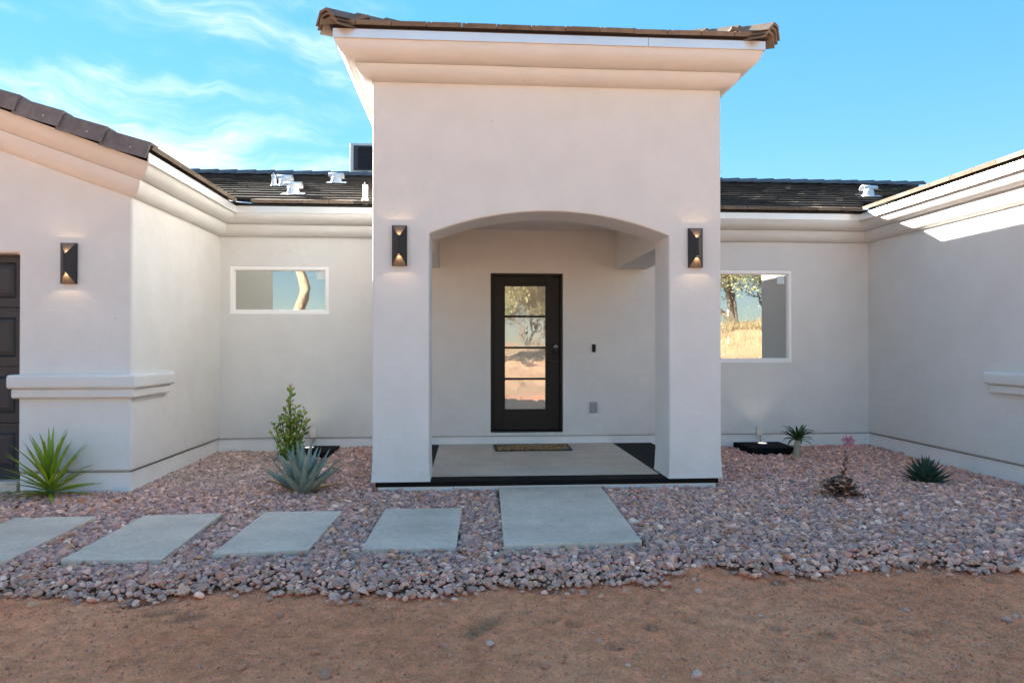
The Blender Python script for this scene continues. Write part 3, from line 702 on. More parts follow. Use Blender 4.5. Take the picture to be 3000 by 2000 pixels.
# ---- garage door
GY = YL + 0.12
gd = MB().box(-9.4, GX + 0.0, GY + 0.03, GY + 0.07, -0.08, 2.06).build('garage_door', 'garage_paint', house)
zs = [(1.555, 2.064), (0.995, 1.545), (0.462, 0.985), (-0.06, 0.452)]
for (za, zb) in zs:
    s = MB(); s.box(-9.35, GX - 0.045, GY, GY + 0.029, za, zb)
    s.box(-9.35, GX - 0.045, GY - 0.006, GY, za, za + 0.035); s.box(-9.35, GX - 0.045, GY - 0.006, GY, zb - 0.03, zb)
    for k in range(8):
        xb = GX - 0.10 - k * 0.64; xa = xb - 0.56; i = 0.0
        for (ia, ya, ib, yb2) in ((0.0, GY - 0.0005, 0.012, GY - 0.012), (0.012, GY - 0.012, 0.022, GY - 0.002), (0.022, GY - 0.002, 0.055, GY - 0.012)):
            o = [(xa + ia, ya, za + .085 + ia), (xb - ia, ya, za + .085 + ia), (xb - ia, ya, zb - .085 - ia), (xa + ia, ya, zb - .085 - ia)]
            n_ = [(xa + ib, yb2, za + .085 + ib), (xb - ib, yb2, za + .085 + ib), (xb - ib, yb2, zb - .085 - ib), (xa + ib, yb2, zb - .085 - ib)]
            s.sheet([o, n_], 0, True)
        s.add(n_, [(0, 1, 2, 3)])
    s.build('door_section', 'garage_paint', gd)
MB().box(GX - 0.045, GX - 0.003, GY - 0.01, GY + 0.03, -0.08, 2.048).build('door_jamb', 'garage_paint', gd)
ap = MB().box(-9.8, GX - 0.015, 6.56, 7.2, -0.4, -0.085).build('driveway_apron', 'paver_concrete', None, bevel=0.008)
tag(ap, 'grey concrete garage slab edge under the dark garage door', 'driveway', kind='structure')

# ================================================================== ROOFS
def tile_mesh(name, w, L, mat, th=0.030, gr=0.005):
    m = MB(); h0 = 0.020
    xs = [-w / 2, -w / 2 + 0.03, -w / 2 + 0.034, w / 2]
    prof = [(0.0, h0 - 0.012, h0 + th - 0.0015), (0.003, h0 - 0.012, h0 + th), (L, -0.012, th - 0.014)]
    m.sheet([[(-w / 2, y, b) for (y, b, t) in prof], [(-w / 2, y, t) for (y, b, t) in prof]])
    m.sheet([[(w / 2, y, b) for (y, b, t) in prof], [(w / 2, y, t) for (y, b, t) in prof]])
    m.sheet([[(-w / 2, y, t) for (y, b, t) in prof], [(-w / 2 + 0.028, y, t) for (y, b, t) in prof], [(-w / 2 + 0.032, y, t - gr) for (y, b, t) in prof], [(-w / 2 + 0.042, y, t - gr) for (y, b, t) in prof], [(-w / 2 + 0.046, y, t) for (y, b, t) in prof], [(w / 2, y, t) for (y, b, t) in prof]])
    m.sheet([[(-w / 2, y, b) for (y, b, t) in prof], [(w / 2, y, b) for (y, b, t) in prof]])
    y, b, t = prof[0]
    m.add([(-w / 2, y, b), (w / 2, y, b), (w / 2, y, t), (-w / 2 + .046, y, t), (-w / 2 + .042, y, t - gr), (-w / 2 + .032, y, t - gr), (-w / 2 + .028, y, t), (-w / 2, y, t)], [tuple(range(8))])
    y, b, t = prof[-1]
    m.add([(-w / 2, y, b), (w / 2, y, b), (w / 2, y, t), (-w / 2, y, t)], [(0, 1, 2, 3)])
    return m.mesh(name, mat)
TW = 0.316
t_dark = tile_mesh('roof_tile', TW - 0.0015, 0.36, 'roof_tile', gr=0.0004)
t_brown = tile_mesh('eave_tile', TW - 0.006, 0.36, 'eave_tile_brown')
slope_a = math.atan(PIT); EXPO = 0.277
def mesh_to(me, acc, M):
    vs = [M @ v.co for v in me.vertices]; acc.add(vs, [tuple(p.vertices) for p in me.polygons])

# -- main roof
RY0, RZ0, RY1 = 8.50, 2.955, 11.78
RZ1 = RZ0 + PIT * (RY1 - RY0)
m = MB(); m.prism([(RY0 + 0.04, RZ0 - 0.02), (RY0 + 0.04, RZ0), (RY1, RZ1), (RY1 + 3.3, RZ0), (RY1 + 3.3, RZ0 - 0.3), (YB + .1, RZ0 - 0.05)], 'x', -8.0, rr)
roof_main = m.build('roof', 'roof_felt', house)
hidden = MB(); count = 0
up = Vector((0, math.cos(slope_a), math.sin(slope_a)))
nrow = 13
for r_ in range(nrow):
    yb_ = RY0 + r_ * EXPO * math.cos(slope_a); zb_ = RZ0 + PIT * (yb_ - RY0)
    off = (0.5 * TW if r_ % 2 else 0.0) + 0.03 * math.sin(r_ * 3.1)
    k0 = int(-8 / TW); k1 = int(10 / TW)
    for k in range(k0, k1):
        x = k * TW + off
        dy = yb_ - RY0
        if x < -2.80 - dy * 0.97 or x > 5.12 + dy * 0.97: continue
        if TX0 + 0.12 < x < TX1 - 0.12: continue
        jr = rnd.uniform(-0.006, 0.006)
        u = x / yb_            # what the porch tower hides from the front
        if -0.165 < u < 0.36: 
            mesh_to(t_dark, hidden, Matrix.Translation((x, yb_, zb_)) @ Euler((slope_a, 0, 0)).to_matrix().to_4x4()); continue
        inst('roof_tile', t_brown if (r_ == 0) else t_dark, roof_main, (x, yb_ + jr, zb_ + rnd.uniform(-.001, .001)), (slope_a + rnd.uniform(-.004, .004), rnd.uniform(-.001, .001), rnd.uniform(-.003, .003))); count += 1
if hidden.v: tag(hidden.build('roof_tile_field', 'roof_tile', roof_main), kind='stuff')
print('main roof tiles', count)
def ridge_mesh(name, L, w, h, th, mat):
    m = MB(); rows = []
    for (x, lift, s) in ((0, 0.022, 1.06), (L, 0.0, 1.0)):
        o = [(-w / 2 * s, -h), (-w * 0.16 * s, 0), (w * 0.16 * s, 0), (w / 2 * s, -h)]
        i = [(w / 2 * s - th, -h), (w * 0.13 * s, -th), (-w * 0.13 * s, -th), (-w / 2 * s + th, -h)]
        rows.append([(x, y, z + lift) for y, z in o + i])
    m.sheet(rows, 0, True)
    m.f.append(tuple(range(8))); m.m.append(0); m.f.append(tuple(range(15, 7, -1))); m.m.append(0)
    return m.mesh(name, mat)
t_ridge = ridge_mesh('ridge_tile', -0.40, 0.27, 0.085, 0.018, 'rake_tile')
k = 0; x = -5.2
while x < 8.4:
    if not (-1.2 < x < 2.6): inst('ridge_tile', t_ridge, roof_main, (x, RY1, RZ1 + 0.105), (0, rnd.uniform(-.008, .008), rnd.uniform(-.012, .012)))
    x += 0.315
MB().box(XL + 0.272, -0.80, YB - 0.274, YB - 0.262, 2.85, 2.930).build('fascia', 'metal_fascia', roof_main)
MB().box(2.375, XR - 0.272, YB - 0.274, YB - 0.262, 2.85, 2.930).build('fascia', 'metal_fascia', roof_main)
MB().box(XL + 0.3, XR - 0.3, YB - 0.245, YB - 0.235, 2.93, 2.965).build('bird_stop', 'bird_stop_brown', roof_main)
# valley flashing scraps where the roofs meet
for sx, xx in ((1, XL + 0.27), (-1, XR - 0.27)):
    mm = MB(); mm.sheet([[(xx - sx * 0.06, 8.40, 2.966), (xx + sx * 0.10, 8.46, 2.955), (xx + sx * 0.22, 8.50, 2.950)], [(xx - sx * 0.08, 8.48, 2.985), (xx + sx * 0.06, 8.53, 2.975), (xx + sx * 0.2, 8.56, 2.962)], [(xx - sx * 0.12, 8.62, 3.02), (xx + sx * 0.02, 8.66, 3.01), (xx + sx * 0.16, 8.66, 3.0)]])
    mm.build('valley_flashing', 'galvanised_metal', roof_main)

# -- wing roofs
def wing_roof(x_eave, sgn, y_front, name_lab):
    # slope rises away from the court; sgn=+1: eave faces +X (left wing)
    z0 = 2.955; half = 5.14; xr = x_eave - sgn * half; zr = z0 + 0.355 * half
    m = MB(); m.prism([(x_eave - sgn * 0.04, z0 - 0.02), (x_eave - sgn * 0.04, z0), (xr, zr), (xr - sgn * half, z0), (xr - sgn * half, z0 - 0.02), (xr, zr - 0.12)], 'y', y_front + 0.05, 15.2)
    roof = m.build('roof', 'roof_felt', house)
    a = math.atan(0.355); rest = MB()
    for r_ in range(19):
        d = r_ * 0.277 * math.cos(a); x = x_eave - sgn * d; z = z0 + 0.355 * d
        y = y_front + 0.17 + (0.5 * TW if r_ % 2 else 0)
        while y < 12.5:
            M = Matrix.Translation((x, y, z)) @ Euler((0, 0, R(90) * sgn)).to_matrix().to_4x4() @ Euler((a, 0, 0)).to_matrix().to_4x4()
            ok = (y - 8.3) < d * 1.02 or y < 8.35
            if ok and r_ == 0:
                o = inst('roof_tile', t_brown, roof); o.matrix_basis = M @ Matrix.Rotation(rnd.uniform(-.008, .008), 4, 'X')
            elif ok: mesh_to(t_dark, rest, M)
            y += TW
    tag(rest.build('roof_tile_field', 'roof_tile', roof), kind='stuff')
    ye = YB - 0.275
    MB().box(min(x_eave - sgn * 0.031, x_eave - sgn * 0.008), max(x_eave - sgn * 0.031, x_eave - sgn * 0.008), y_front, ye, 2.838, 2.8495).build('shadow_lip', 'metal_fascia', roof)  # lip added below the fascia to cast an even shadow line
    MB().box(x_eave - sgn * 0.025 - 0.006, x_eave - sgn * 0.025 + 0.006, y_front - 0.0, ye, 2.85, 2.930).build('fascia', 'metal_fascia', roof)
    MB().box(x_eave - sgn * 0.06 - 0.005, x_eave - sgn * 0.06 + 0.005, y_front + 0.02, ye + 0.02, 2.93, 2.966).build('bird_stop', 'bird_stop_brown', roof)
    # rake tiles along the front gable
    rk = MB(); L = 0.43; H = 0.152
    rows = []
    for (u, lift, fw) in ((0.0, 0.024, 0.022), (L, -0.003, 0.0)):
        y0 = -fw; rows.append([(u, y0, -H + lift), (u, y0 - 0.0, lift - 0.006), (u, y0 + 0.006, lift), (u, y0 + 0.15, lift), (u, y0 + 0.15, lift - 0.018), (u, y0 + 0.024, lift - 0.018), (u, y0 + 0.022, -H + lift)])
    rk.sheet(rows, 0, True); rk.f.append(tuple(range(7))); rk.m.append(0); rk.f.append(tuple(range(13, 6, -1))); rk.m.append(0)
    rk.tube([(L * 0.36, -0.017, -H * 0.52), (L * 0.36, -0.008, -H * 0.52)], 0.007, 8, 1)
    rme = rk.mesh('rake_tile', ['rake_tile', 'screw_steel'])
    n = 0; s = 0.0
    while s < half / math.cos(a) - 0.3:
        d = s * math.cos(a); x = x_eave + sgn * 0.012 - sgn * d; z = 2.845 + 0.135 + 0.355 * d + 0.01
        o = inst('rake_tile', rme, roof, (x, y_front - 0.03, z), (0, 0, 0))
        if sgn > 0: o.rotation_euler = (rnd.uniform(-.01, .01), a + rnd.uniform(-.006, .006), 0); o.scale = (-1, 1, 1)
        else: o.rotation_euler = (rnd.uniform(-.01, .01), -a, 0)
        s += 0.398
    return roof
wing_roof(XL + 0.305, 1, YL - 0.30, 'left'); wing_roof(XR - 0.305, -1, YR - 0.30, 'right')

# -- tower hip roof
ex0, ex1, ey = TX0 - 0.335, TX1 + 0.335, YF - 0.335
tz = 4.052; half = (ex1 - ex0) / 2; sl = 0.33; xm = (ex0 + ex1) / 2; zr = tz + sl * half
m = MB()
m.add([(ex0, ey, tz), (ex1, ey, tz), (ex1, 12.6, tz), (ex0, 12.6, tz), (xm, ey + half, zr), (xm, 12.6, zr)],
      [(0, 1, 4), (1, 2, 5, 4), (3, 0, 4, 5), (2, 3, 5), (0, 3, 2, 1)])
roof_t = m.build('roof', 'roof_felt', house)
at = math.atan(sl)
rest = MB()
for side in range(3):
    for r_ in range(7):
        d = r_ * 0.277 * math.cos(at)
        if side == 0:
            xk = -1.159 + 0.0 + (0.5 * TW if r_ % 2 else 0)
            x = xk
            while x < 2.75:
                if ex0 + d - 0.02 < x - TW / 2 + 0.1 and x + TW / 2 - 0.1 < ex1 - d + 0.02:
                    if r_ == 0: inst('roof_tile', t_brown, roof_t, (x, ey + d + rnd.uniform(-.006, .006), tz + sl * d + rnd.uniform(-.002, .004)), (at + rnd.uniform(-.01, .01), rnd.uniform(-.008, .008), rnd.uniform(-.006, .006)))
                    else: mesh_to(t_dark, rest, Matrix.Translation((x, ey + d, tz + sl * d)) @ Euler((at, 0, 0)).to_matrix().to_4x4())
                x += TW
        else:
            sg = 1 if side == 1 else -1; xe = ex1 if side == 1 else ex0
            y = ey + 0.2
            while y < 12.4:
                if y - TW / 2 > ey + d - 0.12:
                    M = Matrix.Translation((xe - sg * d, y, tz + sl * d)) @ Euler((0, 0, R(90) * sg)).to_matrix().to_4x4() @ Euler((at, 0, 0)).to_matrix().to_4x4()
                    if r_ == 0:
                        o = inst('roof_tile', t_brown, roof_t); o.matrix_basis = M
                    else: mesh_to(t_dark, rest, M)
                y += TW
tag(rest.build('roof_tile_field', 'roof_tile', roof_t), kind='stuff')
t_hip = ridge_mesh('hip_tile', 0.42, 0.29, 0.10, 0.022, 'eave_tile_brown')
for sgx, xe in ((1, ex0), (-1, ex1)):
    az = math.atan2(1, sgx); hs = math.atan(sl / math.sqrt(2))
    for k in range(5):
        s = k * 0.33
        px = xe + (sgx * s) * 0.7071; py = ey + s * 0.7071; pz = tz + math.tan(hs) * s + 0.095
        inst('hip_tile', t_hip, roof_t, (px - sgx * 0.045 + 0, py - 0.045, pz), (0, -hs, az))
    for (q, dz) in ((0.0, -0.028), (0.02, -0.056)):   # doubled starter caps at the corner
        inst('hip_tile', t_hip, roof_t, (xe - sgx * (0.03 - q), ey - 0.03 + q, tz + 0.095 + dz), (0, -hs, az), (0.7, 1.02, 1))
fo = 0.301
m = MB()
m.box(TX0 - fo - 0.010, TX1 + fo + 0.010, YF - fo - 0.010, YF - fo, 3.957, 4.036); m.box(TX0 - fo - 0.010, TX0 - fo, YF - fo, 12.2, 3.957, 4.036); m.box(TX1 + fo, TX1 + fo + 0.010, YF - fo, 12.2, 3.957, 4.036)
m.build('fascia', 'metal_fascia', roof_t)
MB().box(1.668, 1.674, YF - fo - 0.0125, YF - fo - 0.0105, 3.957, 4.034).build('fascia_joint', 'grey_plastic', roof_t)
m = MB(); m.box(TX0 - 0.29, TX1 + 0.29, YF - 0.295, YF - 0.285, 4.03, 4.075); m.box(TX0 - 0.29, TX0 - 0.28, YF - 0.285, 12.2, 4.03, 4.075); m.box(TX1 + 0.28, TX1 + 0.29, YF - 0.285, 12.2, 4.03, 4.075)
m.build('bird_stop', 'bird_stop_brown', roof_t)

# ================================================================== THINGS ON THE ROOF
def roof_z(y): return RZ0 + PIT * (y - RY0) + 0.03
def t_vent(x, y, label, sc=1.0, grp='galvanised roof vents'):
    e = empty('roof_vent', (x, y, roof_z(y)), label, 'roof vent', grp)
    m = MB(); m.tube([(0, 0, -0.05), (0, 0, 0.03), (0, 0, 0.13 * sc)], [0.088, 0.08, 0.062], 16); m.build('pipe', 'galvanised_metal', e, smooth=False)
    m = MB(); rows = []
    for xx in (-0.112, 0.112):
        rows.append([(xx, 0.07 * math.cos(R(200) - R(220) * k / 12), 0.115 * sc + 0.055 * math.sin(R(200) - R(220) * k / 12)) for k in range(13)])
    m.sheet(rows)
    o = m.build('cap', 'galvanised_metal', e, smooth=True); sd = o.modifiers.new('t', 'SOLIDIFY'); sd.thickness = 0.004
    m = MB(); ca, sa = math.cos(slope_a), math.sin(slope_a)
    m.add([(-0.15, -0.12 * ca, -0.12 * sa + .012), (0.15, -0.12 * ca, -0.12 * sa + .012), (0.15, 0.12 * ca, 0.12 * sa + .012), (-0.15, 0.12 * ca, 0.12 * sa + .012)], [(0, 1, 2, 3)])
    o = m.build('flashing', 'galvanised_metal', e); sd = o.modifiers.new('t', 'SOLIDIFY'); sd.thickness = 0.003
    return e
t_vent(-2.346, 9.20, 'larger silver T-shaped roof vent lowest on the left roof slope')
t_vent(-2.74, 10.25, 'silver T-shaped roof vent just behind the lowest left vent', 0.95)
t_vent(-2.067, 10.72, 'silver T-shaped roof vent near the ridge beside the rooftop air conditioner', 0.95)
t_vent(6.25, 10.05, 'silver roof vent alone on the right-hand roof slope')
for (x, y, h, lab) in ((-1.30, 8.62, 0.215, 'short silver vent pipe near the eave beside the porch tower'), (-2.90, 10.25, 0.17, 'short silver pipe stub left of the paired roof vents')):
    e = empty('vent_pipe', (x, y, roof_z(y)), lab, 'vent pipe')
    MB().tube([(0, 0, -0.05), (0, 0, h - 0.01), (0.012, 0, h)], 0.034, 14).build('pipe', 'galvanised_metal', e, smooth=False)
    MB().tube([(0, 0, -0.03), (0, 0, 0.03)], [0.05, 0.038], 14).build('collar', 'galvanised_metal', e)
ac = empty('rooftop_air_conditioner', (-1.57, 13.3, 3.5), 'pale grey rooftop air conditioner with dark louvres behind the roof ridge', 'air conditioner')
MB().box(-0.65, 0.65, -0.5, 0.5, 0, 1.52).build('cabinet', 'ac_white', ac, bevel=0.012)
MB().box(-0.58, 0.6, -0.512, -0.501, 1.0, 1.47).build('louvre_frame', 'ac_dark', ac)
lme = MB().prism([(-0.53, 0), (-0.513, 0.02), (-0.511, 0.02), (-0.511, 0.0)], 'x', -0.5, 0.58).mesh('louvre_slat', 'ac_dark')
for k in range(14): inst('louvre_slat', lme, ac, (0, 0, 1.03 + k * 0.031))

# ================================================================== WALL THINGS
def sconce(x, y, z, label):
    e = empty('wall_sconce', (x, y, z), label, 'wall lamp', 'matching black wall lamps')
    W, H = 0.139, 0.383; w, h, p, t = 0.0105, 0.088, 0.088, 0.030     # centre strip half width/height, projection, base thickness
    bx = W / 2; bz = H / 2
    m = MB().box(-bx, bx, -t, -0.001, -bz, bz); m.build('backplate', 'sconce_metal', e, bevel=0.001)
    m = MB()
    # side cheeks and centre strip form one folded shell
    def V(a, b_, c): return (a, -b_, c)
    for s_ in (-1, 1):
        m.add([V(s_ * bx, t, -bz), V(s_ * w, p, -h), V(s_ * w, p, h), V(s_ * bx, t, bz)], [(0, 1, 2, 3)])
    m.add([V(-w, p, -h), V(w, p, -h), V(w, p, h), V(-w, p, h)], [(0, 1, 2, 3)])
    o = m.build('shell', 'sconce_metal', e); sd = o.modifiers.new('t', 'SOLIDIFY'); sd.thickness = 0.002; sd.offset = 0
    # recessed sloping reflectors, top and bottom
    for s_ in (-1, 1):
        m = MB().add([V(-bx + .003, t + 0.0008, s_ * bz), V(bx - .003, t + 0.0008, s_ * bz), V(w * 1.2, p * 0.80, s_ * h * 0.88), V(-w * 1.2, p * 0.80, s_ * h * 0.88)], [(0, 1, 2, 3)])
        m.build('reflector', 'sconce_reflector', e)
        m = MB().box(-w * 0.8, w * 0.8, -p * 0.97, -p * 0.86, s_ * h - 0.003 - 0.004 * s_, s_ * h + 0.003 - 0.004 * s_)
        m.build('led', 'led_warm', e)
        ld = bpy.data.lights.new('sconce_light', 'SPOT'); ld.energy = 0.13 if s_ > 0 else 0.17; ld.color = (1.0, 0.66, 0.36); ld.shadow_soft_size = 0.006
        ld.spot_size = R(96); ld.spot_blend = 0.35
        lo = bpy.data.objects.new('sconce_light', ld); C.objects.link(lo); lo.parent = e
        lo.location = (0, -p * 0.93, s_ * (h + 0.004)); 
        lo.rotation_euler = Vector((0, -0.42, -s_)).to_track_quat('Z', 'Y').to_euler()
    return e
sconce(-0.641, YF, 2.131, 'black faceted wall sconce on the porch pillar left of the arch')
sconce(2.2115, YF, 2.1365, 'black faceted wall sconce on the porch pillar right of the arch')
sconce(-3.729, YL, 1.957, 'black faceted wall sconce beside the garage door')
e = empty('doorbell', (1.6745, YB, 1.1565), 'small black video doorbell on the wall right of the front door', 'doorbell')
MB().box(-0.0235, 0.0235, -0.022, -0.0005, -0.0515, 0.0515).build('body', 'black_plastic', e, bevel=0.004)
MB().tube([(0, -0.0245, -0.022), (0, -0.0215, -0.022)], 0.013, 18).build('button', 'rubber_black', e)
MB().tube([(0, -0.0245, 0.026), (0, -0.0215, 0.026)], 0.008, 18).build('lens', 'black_plastic', e)
e = empty('outlet_cover', (1.67, YB, 0.37), 'grey weatherproof outlet cover low on the wall right of the front door', 'outlet')
MB().prism([(-0.041, 0.068), (0.041, 0.068), (0.041, -0.056), (0.03, -0.068), (-0.03, -0.068), (-0.041, -0.056)], 'y', -0.045, -0.006).build('cover', 'grey_plastic', e, bevel=0.004)
MB().box(-0.046, 0.046, -0.006, -0.0005, -0.072, 0.074).build('plate', 'grey_plastic', e)
e0 = empty('doormat', (0.815, 8.50, -0.1), 'brown coir doormat with black scroll pattern and black border before the front door', 'doormat')
MB().prism([(-0.48, 0.19), (0.49, 0.19), (0.475, -0.325), (-0.475, -0.325)], 'z', 0.0, 0.010).build('border', 'rubber_black', e0, bevel=0.003)
MB().prism([(-0.445, 0.16), (0.455, 0.16), (0.44, -0.295), (-0.44, -0.295)], 'z', 0.0095, 0.017).build('coir', 'coir_mat', e0, bevel=0.003)

# ---- uplight boxes by the wall
def well(cx, cy, w, d, label, jx, jz, lx, ly, lab2):
    zt = -0.092
    e = empty('uplight_box', (cx, cy, -0.2), label, 'light box')
    b = MB().prism([(-w / 2, d / 2), (w / 2, d / 2), (w / 2 - 0.03, -d / 2), (-w / 2 + 0.02, -d / 2)], 'z', 0.0, 0.2 + zt).build('box', 'black_felt', e, bevel=0.012)
    MB().tube([(lx - cx, ly - cy, 0.2 + zt - 0.004), (lx - cx, ly - cy, 0.2 + zt + 0.004)], 0.062, 28).build('lamp_rim', 'galvanised_metal', e)
    MB().tube([(lx - cx, ly - cy, 0.2 + zt + 0.003), (lx - cx, ly - cy, 0.2 + zt + 0.006)], 0.05, 28).build('lamp_lens', 'well_lens', e)
    j = empty('junction_box', (jx, YB, jz), lab2, 'junction box')
    MB().box(-0.04, 0.04, -0.05, -0.0005, -0.061, 0.061).build('box', 'beige_plastic', j, bevel=0.004)
    x2 = lx - jx; y2 = ly - YB + 0.06; z2 = zt - jz + 0.01
    MB().tube([(0.01, -0.03, -0.058), (0.012, -0.032, -0.09), (x2 * 0.5, y2 * 0.5 - 0.03, z2 + 0.03), (x2, y2, z2)], 0.0045, 7).build('cable', 'black_plastic', j, smooth=True)
    ld = bpy.data.lights.new('well_light', 'SPOT'); ld.energy = 0.35; ld.color = (1, 0.82, 0.6); ld.spot_size = R(95); ld.spot_blend = 0.8; ld.shadow_soft_size = 0.04
    lo = bpy.data.objects.new('well_light', ld); C.objects.link(lo); lo.parent = e; lo.location = (lx - cx, ly - cy, 0.2 + zt + 0.02); lo.rotation_euler = (R(180), 0, 0)
well(3.845, 8.44, 0.63, 0.56, 'flat black box with round uplight by the right-hand wall', 3.925, 0.045, 3.869, 8.58, 'small beige junction box with black cable behind the right uplight box')
well(-1.96, 8.46, 0.66, 0.58, 'flat black box with round uplight behind the blue agave', -1.979, 0.068, -1.99, 8.60, 'small beige junction box with black cable behind the leafy upright plant')

# ================================================================== PAVERS
def paver(corners, label, grp='concrete stepping slabs', name='stepping_slab', top=-0.168):
    cx = sum(p[0] for p in corners) / 4; cy = sum(p[1] for p in corners) / 4
    m = MB().prism([(p[0] - cx, p[1] - cy) for p in corners], 'z', -0.07, 0.0)
    o = m.build(name, 'paver_concrete', None, bevel=0.006, seg=2); o.location = (cx, cy, top); tag(o, label, 'paving slab', grp); return o
paver([(-2.943, 5.548), (-3.557, 5.552), (-3.545, 4.44), (-2.904, 4.425)], 'grey concrete stepping slab farthest left, cut off by the photo edge')
paver([(-1.983, 5.589), (-2.581, 5.544), (-2.573, 4.434), (-1.937, 4.40)], 'grey concrete stepping slab second from the left')
paver([(-1.027, 5.597), (-1.654, 5.602), (-1.662, 4.493), (-1.055, 4.555)], 'grey concrete stepping slab third from the left')
paver([(-0.046, 5.628), (-0.682, 5.648), (-0.708, 4.552), (-0.076, 4.53)], 'scratched grey concrete stepping slab nearest the wide entry slab')
paver([(1.283, 6.405), (0.300, 6.405), (0.246, 4.553), (1.208, 4.581)], 'wide grey concrete slab leading up to the porch', None, 'entry_slab', -0.165)
PAV = [(-3.557, -2.904, 4.43, 5.55), (-2.581, -1.937, 4.41, 5.58), (-1.662, -1.03, 4.50, 5.60), (-0.708, -0.046, 4.53, 5.645), (0.25, 1.25, 4.56, 6.40)]

# ================================================================== GRAVEL (geometry-node stones on measured points)
PAL = np.array([[0.255, 0.205, 0.215], [0.30, 0.24, 0.235], [0.21, 0.18, 0.195], [0.34, 0.27, 0.25], [0.29, 0.20, 0.17], [0.36, 0.30, 0.285], [0.42, 0.37, 0.355], [0.24, 0.235, 0.265], [0.31, 0.195, 0.13], [0.20, 0.13, 0.105], [0.38, 0.285, 0.20], [0.50, 0.47, 0.45]])
PAL = PAL * np.array([[2.25, 1.47, 1.16]])
PW = np.array([.15, .16, .10, .13, .08, .12, .085, .07, .035, .03, .035, .022]); PW = PW / PW.sum()
def stone_nodes(name, mat, nvar=8, subdiv=3):
    ng = bpy.data.node_groups.new(name, 'GeometryNodeTree')
    ng.interface.new_socket('Geometry', in_out='INPUT', socket_type='NodeSocketGeometry'); ng.interface.new_socket('Geometry', in_out='OUTPUT', socket_type='NodeSocketGeometry')
    N = ng.nodes.new; L = ng.links.new
    gi = N('NodeGroupInput'); go = N('NodeGroupOutput'); g2i = N('GeometryNodeGeometryToInstance')
    for k in range(nvar):
        ico = N('GeometryNodeMeshIcoSphere'); ico.inputs['Radius'].default_value = 1.0; ico.inputs['Subdivisions'].default_value = subdiv
        sp = N('GeometryNodeSetPosition'); pos = N('GeometryNodeInputPosition')
        # shave the sphere with random flat cuts: sub-angular crushed stone
        r_ = random.Random(100 + k); cur = pos.outputs[0]
        for q in range(9):
            n_ = Vector((r_.gauss(0, 1), r_.gauss(0, 1), r_.gauss(0, 1))).normalized(); dd = r_.uniform(0.50, 0.80)
            dt = N('ShaderNodeVectorMath'); dt.operation = 'DOT_PRODUCT'; dt.inputs[1].default_value = n_; L(cur, dt.inputs[0])
            sb = N('ShaderNodeMath'); sb.operation = 'SUBTRACT'; sb.inputs[1].default_value = dd; L(dt.outputs['Value'], sb.inputs[0])
            mx = N('ShaderNodeMath'); mx.operation = 'MAXIMUM'; mx.inputs[1].default_value = 0.0; L(sb.outputs[0], mx.inputs[0])
            ml = N('ShaderNodeVectorMath'); ml.operation = 'SCALE'; ml.inputs[0].default_value = n_ * 0.93; L(mx.outputs[0], ml.inputs['Scale'])
            su = N('ShaderNodeVectorMath'); su.operation = 'SUBTRACT'; L(cur, su.inputs[0]); L(ml.outputs[0], su.inputs[1]); cur = su.outputs[0]
        sc = N('ShaderNodeVectorMath'); sc.operation = 'SCALE'; sc.inputs['Scale'].default_value = 1.22; L(cur, sc.inputs[0])
        L(ico.outputs[0], sp.inputs['Geometry']); L(sc.outputs[0], sp.inputs['Position'])
        ss = N('GeometryNodeSetShadeSmooth'); ss.inputs['Shade Smooth'].default_value = False; L(sp.outputs[0], ss.inputs['Geometry'])
        sm = N('GeometryNodeSetMaterial'); sm.inputs['Material'].default_value = MATS[mat]; L(ss.outputs[0], sm.inputs['Geometry'])
        L(sm.outputs[0], g2i.inputs[0])
    iop = N('GeometryNodeInstanceOnPoints'); iop.inputs['Pick Instance'].default_value = True
    L(gi.outputs[0], iop.inputs['Points']); L(g2i.outputs[0], iop.inputs['Instance'])
    def attr(nm, tp):
        a = N('GeometryNodeInputNamedAttribute'); a.data_type = tp; a.inputs['Name'].default_value = nm; return a.outputs[0]
    L(attr('idx', 'INT'), iop.inputs['Instance Index']); L(attr('scl', 'FLOAT_VECTOR'), iop.inputs['Scale'])
    e2r = N('FunctionNodeEulerToRotation'); L(attr('rot', 'FLOAT_VECTOR'), e2r.inputs[0]); L(e2r.outputs[0], iop.inputs['Rotation'])
    L(iop.outputs[0], go.inputs[0])
    return ng
def point_obj(name, co, rot, scl, idx, col, ng):
    me = bpy.data.meshes.new(name); me.vertices.add(len(co)); me.vertices.foreach_set('co', co.astype(np.float32).reshape(-1))
    for nm, tp, dat in (('rot', 'FLOAT_VECTOR', rot), ('scl', 'FLOAT_VECTOR', scl)):
        a = me.attributes.new(nm, tp, 'POINT'); a.data.foreach_set('vector', dat.astype(np.float32).reshape(-1))
    a = me.attributes.new('idx', 'INT', 'POINT'); a.data.foreach_set('value', idx.astype(np.int32))
    a = me.attributes.new('col', 'FLOAT_COLOR', 'POINT'); c4 = np.ones((len(co), 4), np.float32); c4[:, :3] = col; a.data.foreach_set('color', c4.reshape(-1))
    o = link(name, me); md = o.modifiers.new('stones', 'NODES'); md.node_group = ng; return o
RS = np.random.RandomState(3)
